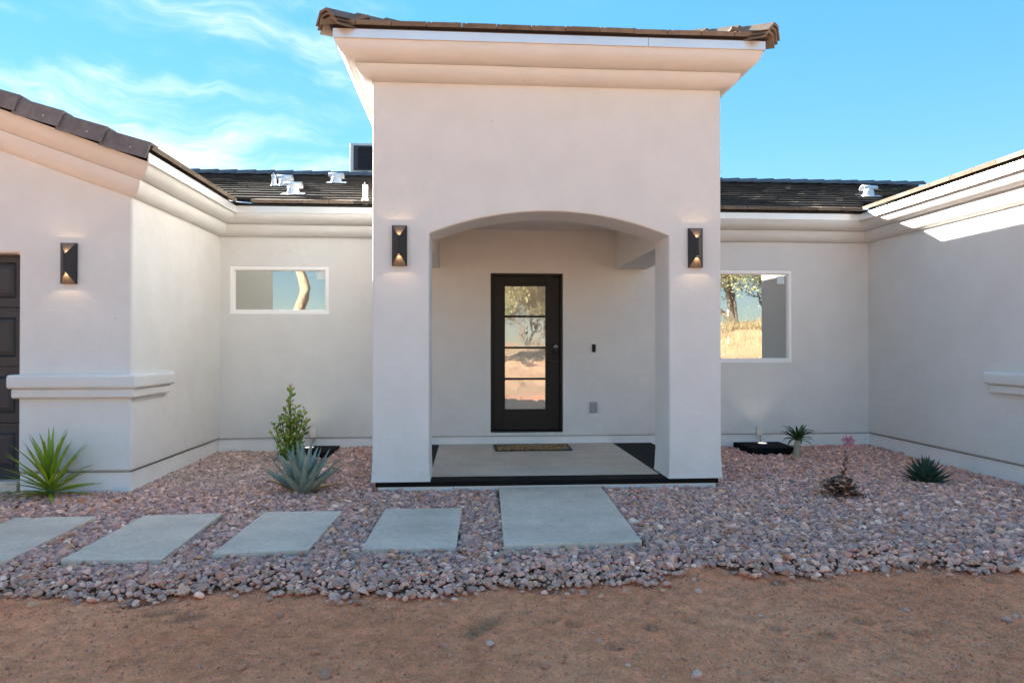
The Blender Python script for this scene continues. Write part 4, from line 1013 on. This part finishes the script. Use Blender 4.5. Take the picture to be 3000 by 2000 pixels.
def gravel():
    st = 0.0240
    xs = np.arange(-4.4, 6.6, st); ys = np.arange(3.75, 8.9, st * 0.92)
    X, Y = np.meshgrid(xs, ys); X = X.ravel() + RS.uniform(-.5, .5, X.size) * st * 0.95; Y = Y.ravel() + RS.uniform(-.5, .5, Y.size) * st * 0.95
    ed = edge_y(X)
    prob = np.clip((Y - ed + 0.03) / 0.09, 0, 1) * 0.96 + 0.13 * np.clip((Y - ed + 0.16) / 0.16, 0, 1) ** 2 * (Y < ed + .02)
    keep = RS.rand(len(X)) < prob
    keep &= ~((X > TX0 + 0.06) & (X < TX1 - 0.055) & (Y > YF + 0.02))
    keep &= ~((X < XL - 0.03) & (Y > YL + 0.0)) & ~((X > XR + 0.0) & (Y > YR)) & (Y < YB + 0.0)
    keep &= ~((X > 3.55) & (X < 4.14) & (Y > 8.19) & (Y < 8.7)) & ~((X > -2.26) & (X < -1.66) & (Y > 8.2) & (Y < 8.72))
    for (a, b_, c, d) in PAV: keep &= ~((X > a + 0.012) & (X < b_ - 0.012) & (Y > c + 0.012) & (Y < d - 0.012))
    X, Y = X[keep], Y[keep]; n = len(X)
    ed = edge_y(X)
    s = np.exp(RS.normal(math.log(0.0146), 0.30, n)); s = np.clip(s, 0.007, 0.034)
    Z = ground_z(X, Y) + 0.012 + RS.uniform(-.010, .016, n) + s * 0.25
    t = sstep(ed - 0.03, ed + 0.10, Y); Z = Z + t * 0.012
    # keep stones level with the slab tops
    for (a, b_, c, d) in PAV:
        near = (X > a - 0.05) & (X < b_ + 0.05) & (Y > c - 0.05) & (Y < d + 0.05); Z[near] = np.minimum(Z[near], -0.190)
        fr = (X > a - 0.05) & (X < b_ + 0.05) & (Y > c - 0.10) & (Y < c); Z[fr] = np.minimum(Z[fr], -0.208)
    rot = np.stack([RS.uniform(-.45, .45, n), RS.uniform(-.45, .45, n), RS.uniform(0, 6.28, n)], -1)
    scl = np.stack([s * RS.uniform(0.9, 1.35, n), s * RS.uniform(0.8, 1.1, n), s * RS.uniform(0.55, 0.9, n)], -1)
    col = PAL[RS.choice(len(PAL), n, p=PW)] * RS.uniform(0.8, 1.22, n)[:, None]
    # dustier, browner patch by the garage wing (partly light colour painted in) and along the dirt edge
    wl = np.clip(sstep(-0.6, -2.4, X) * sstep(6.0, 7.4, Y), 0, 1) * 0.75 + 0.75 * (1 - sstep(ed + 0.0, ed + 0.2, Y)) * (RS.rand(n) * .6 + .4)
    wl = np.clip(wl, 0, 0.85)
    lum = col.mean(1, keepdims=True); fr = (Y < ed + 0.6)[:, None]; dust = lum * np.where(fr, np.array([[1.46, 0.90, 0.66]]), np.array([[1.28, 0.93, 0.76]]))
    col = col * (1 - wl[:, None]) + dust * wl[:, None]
    idx = RS.randint(0, 8, n)
    print('gravel stones', n)
    ng = stone_nodes('gravel_nodes', 'gravel_stone')
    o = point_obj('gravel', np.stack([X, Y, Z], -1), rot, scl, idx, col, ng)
    tag(o, 'loose purplish grey and brown gravel around the porch and slabs', 'gravel', kind='stuff')
    # fine grit on the dirt
    n = 16000
    X = RS.uniform(-2.8, 3.9, n); Y = RS.uniform(2.6, 4.25, n); k = (Y < edge_y(X)) & (RS.rand(n) < 0.5 + 0.5 * sstep(0.4, 2.2, X) + 0.5 * sstep(0.5, 0.05, edge_y(X) - Y)); X, Y = X[k], Y[k]; n = len(X)
    s = np.exp(RS.normal(math.log(0.0030), 0.50, n)); s = np.clip(s, 0.0015, 0.010)
    Z = ground_z(X, Y) + s * 0.25
    rot = RS.uniform(0, 6.28, (n, 3)); scl = np.stack([s * 1.2, s, s * 0.8], -1)
    col = PAL[RS.choice(len(PAL), n, p=PW)] * RS.uniform(0.75, 1.2, n)[:, None]
    dirtc = np.array([[0.72, 0.262, 0.13]]); w = RS.uniform(0.45, 1.0, n)[:, None]; dirtc = dirtc * RS.uniform(.75, 1.1, (n, 1)); col = col * (1 - w) + dirtc * w
    o = point_obj('dirt_grit', np.stack([X, Y, Z], -1), rot, scl, RS.randint(0, 8, n), col, ng)
    tag(o, 'fine grit and clods scattered over the bare dirt', 'grit', kind='stuff')
gravel()
# single loose stones lying on the dirt
STONE_LABEL = ['tan stone on the churned soil at the far left of the dirt', 'small rusty stone on the dirt below the third stepping slab', 'dark stone on the dirt just below the third stepping slab', 'small rusty stone near the bottom edge left of centre',
 'pale stone on the dirt below the wide entry slab', 'large dark stone at the bottom edge left of centre', 'dark stone touching the gravel edge below the fourth stepping slab', 'round pale stone just off the gravel right of the entry slab',
 'tan stone at the gravel edge right of the entry slab', 'grey stone on the dirt right of centre, below the entry slab', 'large pale stone at the bottom edge right of centre', 'flat tan stone on the dirt right below the entry slab corner',
 'small pale stone by the soil mound at the gravel edge', 'small grey stone alone among the paw prints', 'larger grey stone of the pair at the right edge', 'smaller pale stone of the pair at the right edge',
 'tiny pale stone in the middle of the right-hand dirt', 'dark stone near the bottom edge right of centre', 'rusty stone near the gravel below the entry slab', 'tiny pale stone near the bottom edge at centre']
def stone_mesh(seed, col):
    bm = bmesh.new(); bmesh.ops.create_icosphere(bm, subdivisions=3, radius=1.0); r_ = random.Random(seed)
    pl = [(Vector((r_.gauss(0, 1), r_.gauss(0, 1), r_.gauss(0, 1))).normalized(), r_.uniform(0.62, 0.85)) for _ in range(9)]
    for v in bm.verts:
        for (n_, d) in pl:
            q = v.co.dot(n_)
            if q > d: v.co -= n_ * (q - d) * 0.9
        v.co *= 1 + r_.uniform(-.015, .015)
    for f_ in bm.faces: f_.smooth = True
    me = bpy.data.meshes.new('loose_stone'); bm.to_mesh(me); bm.free()
    a = me.attributes.new('col', 'FLOAT_COLOR', 'POINT'); a.data.foreach_set('color', list((*col, 1)) * len(me.vertices)); me.materials.append(MATS['loose_stone']); return me
SM = [stone_mesh(k, c) for k, c in enumerate([(0.72, 0.46, 0.36), (0.66, 0.27, 0.14), (0.52, 0.24, 0.15), (0.75, 0.41, 0.23), (0.56, 0.35, 0.28)])]
for k, (x, y, s, mi) in enumerate([(-2.387, 3.869, .026, 3), (-0.721, 3.255, .019, 1), (-1.004, 3.697, .021, 2), (-1.023, 3.118, .019, 1), (0.11, 3.281, .020, 0), (-0.621, 2.998, .028, 2), (-0.641, 3.93, .022, 2), (1.362, 3.891, .019, 0), (1.162, 3.93, .021, 3), (0.649, 3.281, .017, 4), (1.017, 2.93, .024, 0), (0.769, 3.855, .018, 3), (1.393, 4.056, .015, 0), (2.432, 3.583, .015, 4), (2.90, 3.435, .024, 4), (2.98, 3.47, .016, 0), (1.576, 3.526, .012, 0), (0.35, 3.033, .019, 2), (0.584, 3.867, .020, 1), (0.73, 3.02, .012, 0)]):
    o = inst('loose_stone', SM[mi], None, (x, y, float(ground_z(x, y)) + s * 0.35), (rnd.uniform(-.4, .4), rnd.uniform(-.4, .4), rnd.uniform(0, 6)), (s * 1.25, s, s * 0.8))
    tag(o, STONE_LABEL[k], 'stone', 'loose stones on the bare dirt')

# ================================================================== PLANTS
def set_lf(me, edge, tip):
    a = me.attributes.new('lf', 'FLOAT_COLOR', 'POINT'); d = []
    for e_, t in zip(edge, tip): d += [e_, t, 0, 1]
    a.data.foreach_set('color', d)
def blade(name, mat, L, W, prof, bend=0.3, cup=0.35, th=0.004, teeth=0, nseg=14, ruffle=0.0, seed=0):
    """leaf along +Z from the origin, outer face to +X; bends to +X by `bend` rad over its length"""
    r_ = random.Random(seed); rows_t = []; rows_b = []; E = []; T = []
    p = Vector((0, 0, 0)); n = 7
    for i in range(nseg + 1):
        t = i / nseg; ang = bend * t * t; d = Vector((math.sin(ang), 0, math.cos(ang))); nrm = Vector((math.cos(ang), 0, -math.sin(ang)))
        if i: p = p + d * (L / nseg)
        w = W * 0.5 * prof(t)
        if teeth and 0.08 < t < 0.9: w *= 1 + teeth * (1 if i % 2 else -1)
        ra = []; rb = []
        for j in range(n):
            s_ = -1 + 2 * j / (n - 1)
            q = -cup * w * (s_ * s_)        # edges fold inwards (towards -X = plant centre)
            rf = ruffle * (abs(s_) ** 2) * t * math.sin(s_ * 5 + t * 19 + r_.uniform(-.2, .2)) * W
            base = p + Vector((0, s_ * w, 0)) + nrm * (q + rf)
            tk = th * (1 - abs(s_)) ** 0.6 * (1 - 0.75 * t)
            ra.append(base + nrm * tk); rb.append(base - nrm * tk * 0.3)
        rows_t.append(ra); rows_b.append(rb)
    m = MB(); m.sheet(rows_t); m.sheet(rows_b)
    for rows in (rows_t, rows_b):
        for i in range(nseg + 1):
            for j in range(n):
                E.append(1.0 if j in (0, n - 1) or (ruffle and i >= nseg - 0) else 0.0); T.append(1.0 if i >= nseg - 0 else (0.4 if i == nseg - 1 else 0))
    me = m.mesh(name, mat, True); set_lf(me, E, T); return me
def rosette(e, meshes, n, base_r, z0, z1, tilt0, tilt1, s0, s1, jit=0.12, pw=1.0, name='leaf'):
    for k in range(n):
        f_ = (k + 0.5) / n; az = k * 2.39996 + rnd.uniform(-jit, jit)
        tilt = tilt0 + (tilt1 - tilt0) * f_ ** pw + rnd.uniform(-jit, jit) * 0.6
        zc = z0 + (z1 - z0) * (1 - f_); s = s0 + (s1 - s0) * f_ + rnd.uniform(-.06, .06)
        M = Matrix.Rotation(az, 4, 'Z') @ Matrix.Translation((base_r * (0.3 + 0.7 * f_), 0, zc)) @ Matrix.Rotation(tilt, 4, 'Y') @ Matrix.Rotation(rnd.uniform(-.15, .15), 4, 'Z')
        o = bpy.data.objects.new(name, rnd.choice(meshes)); C.objects.link(o); o.parent = e; o.matrix_basis = M @ Matrix.Scale(s, 4)
def gz(x, y): return float(gravel_z(np.array(x), np.array(y)))
# yucca
yp = lambda t: (0.55 + 0.6 * min(1, t * 2.6)) * (1 - max(0, t - 0.35) / 0.65) ** 0.9 if t > 0.35 else (0.55 + 0.45 * t / 0.35)
ymeshes = [blade('leaf', 'yucca_leaf', 0.56, 0.046, yp, b_, 0.55, 0.002, seed=k) for k, b_ in enumerate((0.12, 0.25, 0.4, 0.05))]
yuc = empty('yucca_plant', (-3.783, 6.36, -0.19), 'bright green spiky yucca beside the garage door', 'plant')
MB().tube([(0, 0, -0.02), (0, 0, 0.06), (0, 0, 0.15)], [0.03, 0.034, 0.02], 10).build('stem', 'slipper_stem', yuc, smooth=True)
rosette(yuc, ymeshes, 56, 0.022, 0.03, 0.15, 0.06, 1.55, 0.90, 0.68, 0.2, 0.9)
dl = [blade('dry_leaf', 'dead_leaf', 0.30, 0.02, yp, 0.5, 0.5, 0.001, seed=5)]
for k in range(6):
    inst('dry_leaf', dl[0], yuc, (0, 0, 0.03), (0, rnd.uniform(1.4, 1.7), rnd.uniform(2.6, 5.0)))
# blue agave
ap_ = lambda t: (0.86 + 0.20 * math.sin(math.pi * min(1, t / 0.55))) * (1 if t < 0.45 else max(0.012, 1 - ((t - 0.45) / 0.55) ** 1.25))
am = [blade('leaf', 'blue_agave_leaf', 0.46, 0.090, ap_, b_, 0.55, 0.012, 0.07, 28, seed=k) for k, b_ in enumerate((-0.05, 0.12, -0.18, 0.03))]
aga = empty('blue_agave', (-1.54, 6.40, -0.205), 'large grey-blue agave with toothed leaves between the left wall and porch', 'plant')
MB().tube([(0, 0, 0), (0, 0, 0.05)], [0.05, 0.03], 10).build('core', 'blue_agave_leaf', aga)
rosette(aga, am, 32, 0.05, 0.0, 0.04, 0.03, 1.02, 1.02, 0.93, 0.12, 0.85)
adry = blade('dry_leaf', 'dead_leaf', 0.36, 0.06, ap_, 0.5, 0.5, 0.006, 0.05, 20, seed=9)
inst('dry_leaf', adry, aga, (-0.05, -0.03, 0.01), (0, 0.95, R(195))); inst('dry_leaf', adry, aga, (0.05, -0.01, 0.0), (0, 1.2, R(20)))
# dark green agave
gm = [blade('leaf', 'dark_agave_leaf', 0.245, 0.052, ap_, b_, 0.5, 0.008, 0.03, 18, seed=k) for k, b_ in enumerate((-0.12, 0.05, -0.25))]
ag2 = empty('dark_agave', (4.645, 6.515, -0.205), 'small compact dark green agave near the right wall', 'plant')
MB().tube([(0, 0, 0), (0, 0, 0.07)], [0.05, 0.03], 10).build('core', 'dark_agave_leaf', ag2)
rosette(ag2, gm, 74, 0.05, 0.0, 0.065, 0.02, 1.25, 0.86, 0.92, 0.1, 0.8)
# ruffled echeveria with flower stalk
ep = lambda t: (0.35 + 0.75 * math.sin(min(1.0, t * 1.05) * math.pi * 0.62)) * (1 if t < 0.86 else max(0.45, 1 - ((t - 0.86) / 0.14) ** 2 * 0.55))
em = [blade('leaf', 'echeveria_leaf', 0.19, 0.125, ep, b_, 0.25, 0.005, 0, 14, 0.11, seed=k) for k, b_ in enumerate((0.15, -0.25, 0.35, -0.1))]
ech = empty('echeveria', (3.40, 5.93, -0.20), 'brownish ruffled echeveria rosette with a tall pink flower stalk in the right gravel', 'plant')
MB().tube([(0, 0, 0), (0, 0, 0.05)], [0.06, 0.04], 10).build('core', 'echeveria_leaf', ech)
rosette(ech, em, 30, 0.03, 0.02, 0.075, 0.25, 1.38, 0.62, 1.02, 0.2, 0.7)
sp_ = [(0.05, 0.02, 0.08), (0.045, 0.02, 0.18), (0.06, 0.015, 0.28), (0.075, 0.01, 0.38), (0.082, 0.0, 0.46), (0.085, 0, 0.50)]
st = MB().tube(sp_, [0.010, 0.009, 0.008, 0.007, 0.0055, 0.005], 8).build('flower_stalk', 'stalk_pink', ech, smooth=True)
br = blade('bract', 'echeveria_leaf', 0.06, 0.035, ep, -0.4, 0.5, 0.003, 0, 8, seed=3)
for k in range(20):
    t = (k + 0.5) / 20 * 0.62; i = min(4, int(t * 5)); a_ = Vector(sp_[i]).lerp(Vector(sp_[i + 1]), t * 5 - i)
    o = inst('bract', br, st, a_, (0, rnd.uniform(0.5, 0.95), k * 2.4), 1.05 - 0.5 * t)
m = MB()
for k in range(46):
    az = k * 2.4; el = rnd.uniform(-0.7, 1.3); d = Vector((math.cos(az) * math.cos(el), math.sin(az) * math.cos(el), math.sin(el))); c0 = Vector((0.085, 0, 0.505)); L_ = rnd.uniform(0.035, 0.062)
    p1 = c0 + d * L_; m.tube([c0, c0 + d * L_ * 0.6, p1, p1 + d * 0.012 + Vector((0, 0, -0.006))], [0.002, 0.003, 0.0075, 0.001], 5)
    for q in range(4):
        dd = (d + Vector((rnd.gauss(0, .6), rnd.gauss(0, .6), rnd.gauss(0, .6)))).normalized(); m.tube([p1, p1 + dd * 0.016], [0.0035, 0.0004], 4)
m.build('flower_head', 'flower_pink', st)
# madagascar palm
pac = empty('madagascar_palm', (4.015, 7.957, -0.20), 'small spiny-trunked succulent palm beside the right uplight box', 'plant')
m = MB(); tp = [(0, 0, -0.02), (0.003, 0, 0.06), (0.012, 0, 0.14), (0.018, 0, 0.22), (0.022, 0, 0.25)]
tk = m.tube(tp, [0.042, 0.040, 0.037, 0.033, 0.02], 14).build('trunk', 'pachypodium_skin', pac, smooth=True)
m = MB()
for k in range(170):
    z = rnd.uniform(0, 0.24); a_ = rnd.uniform(0, 6.28); r0 = 0.042 - z * 0.035; xx = z * 0.08
    d = Vector((math.cos(a_), math.sin(a_), rnd.uniform(-.1, .5))); p0 = Vector((xx + math.cos(a_) * r0 * .9, math.sin(a_) * r0 * .9, z)); m.tube([p0, p0 + d * rnd.uniform(0.014, 0.026)], [0.0016, 0.0002], 3, cap=False)
m.build('spines', 'pachypodium_skin', tk)
pp = lambda t: (0.25 + 0.75 * math.sin(math.pi * min(1, 0.12 + t * 0.88)))
pm_ = [blade('leaf', 'pachypodium_leaf', 0.235, 0.034, pp, b_, 0.5, 0.0015, seed=k) for k, b_ in enumerate((0.9, 1.3, 1.7, 0.6))]
for k in range(34):
    f_ = (k + .5) / 34; az = k * 2.4 + rnd.uniform(-.2, .2); tilt = 0.25 + 1.05 * f_ + rnd.uniform(-.15, .15)
    M = Matrix.Translation((0.022, 0, 0.225 + 0.02 * (1 - f_))) @ Matrix.Rotation(az, 4, 'Z') @ Matrix.Translation((0.014, 0, 0)) @ Matrix.Rotation(tilt, 4, 'Y')
    o = bpy.data.objects.new('leaf', rnd.choice(pm_)); C.objects.link(o); o.parent = pac; o.matrix_basis = M @ Matrix.Scale(rnd.uniform(0.75, 1.12), 4)
# leafy upright slipper plant
sl_ = empty('slipper_plant', (-2.10, 8.10, -0.195), 'upright leafy green plant with many thin stems by the left back wall', 'plant')
def small_leaf(m, cols, p, d, L_, W_, col, roll=0.0):
    d = d.normalized(); s_ = d.cross(Vector((0, 0, 1)))
    if s_.length < .05: s_ = Vector((1, 0, 0))
    s_.normalize(); s_ = (Matrix.Rotation(roll, 3, d) @ s_); n_ = d.cross(s_)
    pts = [p]; 
    for (t, w) in ((0.3, 0.85), (0.62, 1.0), (0.86, 0.62)):
        pts += [p + d * L_ * t - s_ * W_ * .5 * w + n_ * 0.004 * w, p + d * L_ * t - n_ * 0.002, p + d * L_ * t + s_ * W_ * .5 * w + n_ * 0.004 * w]
    pts.append(p + d * L_)
    m.add(pts, [(0, 2, 1), (0, 3, 2), (1, 2, 5, 4), (2, 3, 6, 5), (4, 5, 8, 7), (5, 6, 9, 8), (7, 8, 10), (8, 9, 10)]); cols += [col] * 11
lm = MB(); lc = []
stems = [(0.0, 0.0, 0.90, 0.02), (0.03, 0.01, 0.68, 0.07), (-0.03, 0.02, 0.66, -0.06), (0.06, 0, 0.60, 0.11), (0.10, 0.0, 0.52, 0.20), (0.09, -0.02, 0.62, 0.17), (-0.07, 0, 0.50, -0.10), (-0.10, 0.01, 0.46, -0.17), (-0.05, -0.03, 0.56, -0.08), (0.02, -0.04, 0.58, 0.02), (-0.02, 0.04, 0.72, 0.0), (0.05, 0.04, 0.5, 0.06), (-0.11, -0.02, 0.34, -0.16), (0.12, 0.02, 0.40, 0.12), (0.0, -0.06, 0.42, 0.03), (-0.08, -0.05, 0.3, -0.12), (0.08, -0.05, 0.36, 0.1)]
for (bx_, by_, H, lean) in stems:
    bx_ *= 0.85; lean *= 0.85
    pts = [Vector((bx_ * 0.55, by_ * 0.7, -0.02)), Vector((bx_ * 0.8, by_, H * 0.35)), Vector((bx_ + lean * 0.4, by_, H * 0.7)), Vector((bx_ + lean * 0.75, by_ + rnd.uniform(-.02, .02), H))]
    MB().tube(pts, [0.0065, 0.006, 0.005, 0.003], 6).build('stem', 'slipper_stem', sl_, smooth=True)
    nl = int(H * 34)
    for k in range(nl):
        t = 0.12 + 0.88 * (k + rnd.random()) / nl; i = min(2, int(t * 3)); p = pts[i].lerp(pts[i + 1], t * 3 - i); az = k * 2.1 + rnd.uniform(-.5, .5)
        d = Vector((math.cos(az), math.sin(az), rnd.uniform(0.5, 1.5)))
        dry = rnd.random() < (0.05 + 0.10 * (H < 0.55))
        g_ = rnd.uniform(0.7, 1.35); col = (0.46 * g_, 0.33 * g_, 0.12 * g_, 1) if dry else (0.23 * g_, 0.33 * g_, 0.035 * g_, 1)
        if rnd.random() < .12: col = (0.40, 0.40, 0.09, 1)
        small_leaf(lm, lc, p, d, rnd.uniform(0.055, 0.09), rnd.uniform(0.030, 0.048), col, rnd.uniform(-1, 1))
p = Vector((0.015, 0, 0.90)); small_leaf(lm, lc, p, Vector((0.6, 0, 1)), 0.045, 0.025, (0.45, 0.16, 0.11, 1)); small_leaf(lm, lc, p, Vector((-0.4, 0, 1)), 0.035, 0.02, (0.42, 0.17, 0.12, 1))
me = lm.mesh('foliage', 'small_leaves', True); a = me.attributes.new('lf', 'FLOAT_COLOR', 'POINT'); a.data.foreach_set('color', [v for c_ in lc for v in c_])
tag(link('foliage', me, sl_), kind='stuff')

# ================================================================== THE YARD BEHIND THE CAMERA (seen in the glass)
def mesquite(x, y, H, spread, seed, label, trunk=None, nleaf=9000, tr=0.16, leafcol=(0.19, 0.185, 0.075), mat='bark'):
    r_ = random.Random(seed); z0 = float(ground_z(x, y)); e = empty('mesquite_tree', (x, y, z0), label, 'tree', 'desert trees behind the viewer')
    tm = MB(); tips = []
    def grow(p, d, L_, rad, depth):
        pts = [p]; rr_ = [rad]; q = p.copy(); dd = d.copy(); n_ = 4
        for k in range(n_):
            dd = (dd + Vector((r_.gauss(0, .22), r_.gauss(0, .22), r_.gauss(0.02, .14)))).normalized(); q = q + dd * L_ / n_
            pts.append(q.copy()); rr_.append(rad * (1 - 0.45 * (k + 1) / n_))
            if depth >= 2: tips.append((q.copy(), dd.copy()))
        tm.tube(pts, rr_, 7 if depth < 2 else 4)
        if depth >= 5: return
        for k in range(3 if depth < 2 else 2 + (r_.random() < .5)):
            a_ = r_.uniform(0, 6.28); nd = (dd + Vector((math.cos(a_), math.sin(a_), r_.uniform(-.25, .45))) * r_.uniform(.6, 1.0)).normalized()
            i = r_.choice((2, 3, 4)); grow(pts[i], nd, L_ * r_.uniform(.62, .82), rr_[i] * r_.uniform(.55, .75), depth + 1)
    if trunk:
        tm.tube(trunk[0], trunk[1], 14); base = Vector(trunk[0][-1])
        for k in range(4): grow(base, Vector((math.cos(k * 1.6), math.sin(k * 1.6), 0.7)).normalized(), H * 0.28 * spread, trunk[1][-1] * 0.7, 1)
    else:
        for k in range(3):
            a_ = k * 2.1 + r_.random(); grow(Vector((0, 0, -0.1)), Vector((math.cos(a_) * .5, math.sin(a_) * .5, 1)).normalized(), H * 0.36, tr, 0)
    tm.build('trunk', mat, e, smooth=True)
    n = nleaf; T = [tips[r_.randrange(len(tips))] for _ in range(n)]
    rs = np.random.RandomState(seed)
    P = np.array([[*t[0]] for t in T]) + rs.normal(0, 0.16 * spread, (n, 3)) * H / 4
    u = rs.normal(0, 1, (n, 3)); u /= np.linalg.norm(u, axis=1)[:, None]; w = rs.normal(0, 1, (n, 3)); w -= (w * u).sum(1)[:, None] * u; w /= np.linalg.norm(w, axis=1)[:, None]
    l = rs.uniform(.05, .11, n)[:, None]; b_ = l * 0.32
    V = np.stack([P - u * l, P + w * b_, P + u * l, P - w * b_], 1).reshape(-1, 3)
    me = bpy.data.meshes.new('crown'); me.from_pydata(V.tolist(), [], np.arange(4 * n).reshape(-1, 4).tolist()); me.materials.append(MATS['small_leaves'])
    cc = np.ones((n, 4)); cc[:, :3] = np.array(leafcol) * rs.uniform(.6, 1.5, n)[:, None]; a = me.attributes.new('lf', 'FLOAT_COLOR', 'POINT'); a.data.foreach_set('color', np.repeat(cc, 4, 0).astype(np.float32).reshape(-1))
    link('crown', me, e); return e
mesquite(3.3, -17.0, 5.2, 1.25, 4, 'wide spreading mesquite tree reflected in the front door glass', nleaf=20000)
mesquite(13.2, -14.5, 6.6, 1.5, 11, 'tall green mesquite tree reflected in the right-hand window', nleaf=24000, tr=0.15)
mesquite(17.6, -19.0, 5.5, 1.2, 23, 'farther mesquite tree right of the reflected one', nleaf=10000)
tb = lambda *p: Vector(p)
mesquite(-5.35, -3.0, 5.5, 0.8, 31, 'leaning bent tree trunk reflected in the small left window', nleaf=7000, mat='pale_trunk',
         trunk=([tb(-0.35, 0, -0.1), tb(-0.25, 0, 0.9), tb(-0.02, 0, 1.9), tb(0.22, 0, 2.5), tb(0.38, 0, 2.9), tb(0.43, 0, 3.2), tb(0.36, 0, 3.5), tb(0.24, 0, 3.8), tb(0.15, 0, 4.3), tb(0.15, 0, 5.0)], [0.24, 0.2, 0.17, 0.155, 0.16, 0.155, 0.14, 0.12, 0.11, 0.09]))
def dry_grass():
    n = 9000; rs = np.random.RandomState(8); x = rs.uniform(6.0, 20, n); y = -12.6 + rs.normal(0, 1.0, n); x2 = rs.uniform(-14, 6, n // 3); y2 = rs.uniform(-24, -13, n // 3)
    x = np.concatenate([x, x2]); y = np.concatenate([y, y2]); n = len(x)
    cl = fbm(x * 0.8, y * 0.8, 33, 3); k = cl > -0.08; x, y = x[k], y[k]; n = len(x)
    z = ground_z(x, y); h = rs.uniform(.15, .5, n); a_ = rs.uniform(0, 6.28, n); lx = rs.normal(0, .16, n); ly = rs.normal(0, .16, n); w = 0.012
    b0 = np.stack([x - np.cos(a_) * w, y - np.sin(a_) * w, z - .02], -1); b1 = np.stack([x + np.cos(a_) * w, y + np.sin(a_) * w, z - .02], -1); t = np.stack([x + lx, y + ly, z + h], -1)
    V = np.stack([b0, b1, t], 1).reshape(-1, 3); me = bpy.data.meshes.new('dry_grass'); me.from_pydata(V.tolist(), [], np.arange(3 * n).reshape(-1, 3).tolist()); me.materials.append(MATS['small_leaves'])
    cc = np.ones((n, 4)); cc[:, :3] = np.array((0.24, 0.185, 0.09)) * rs.uniform(.6, 1.25, n)[:, None]; a = me.attributes.new('lf', 'FLOAT_COLOR', 'POINT'); a.data.foreach_set('color', np.repeat(cc, 3, 0).astype(np.float32).reshape(-1))
    tag(link('dry_grass', me), 'dry straw coloured grass on top of the dirt bank', 'grass', kind='stuff')
dry_grass()
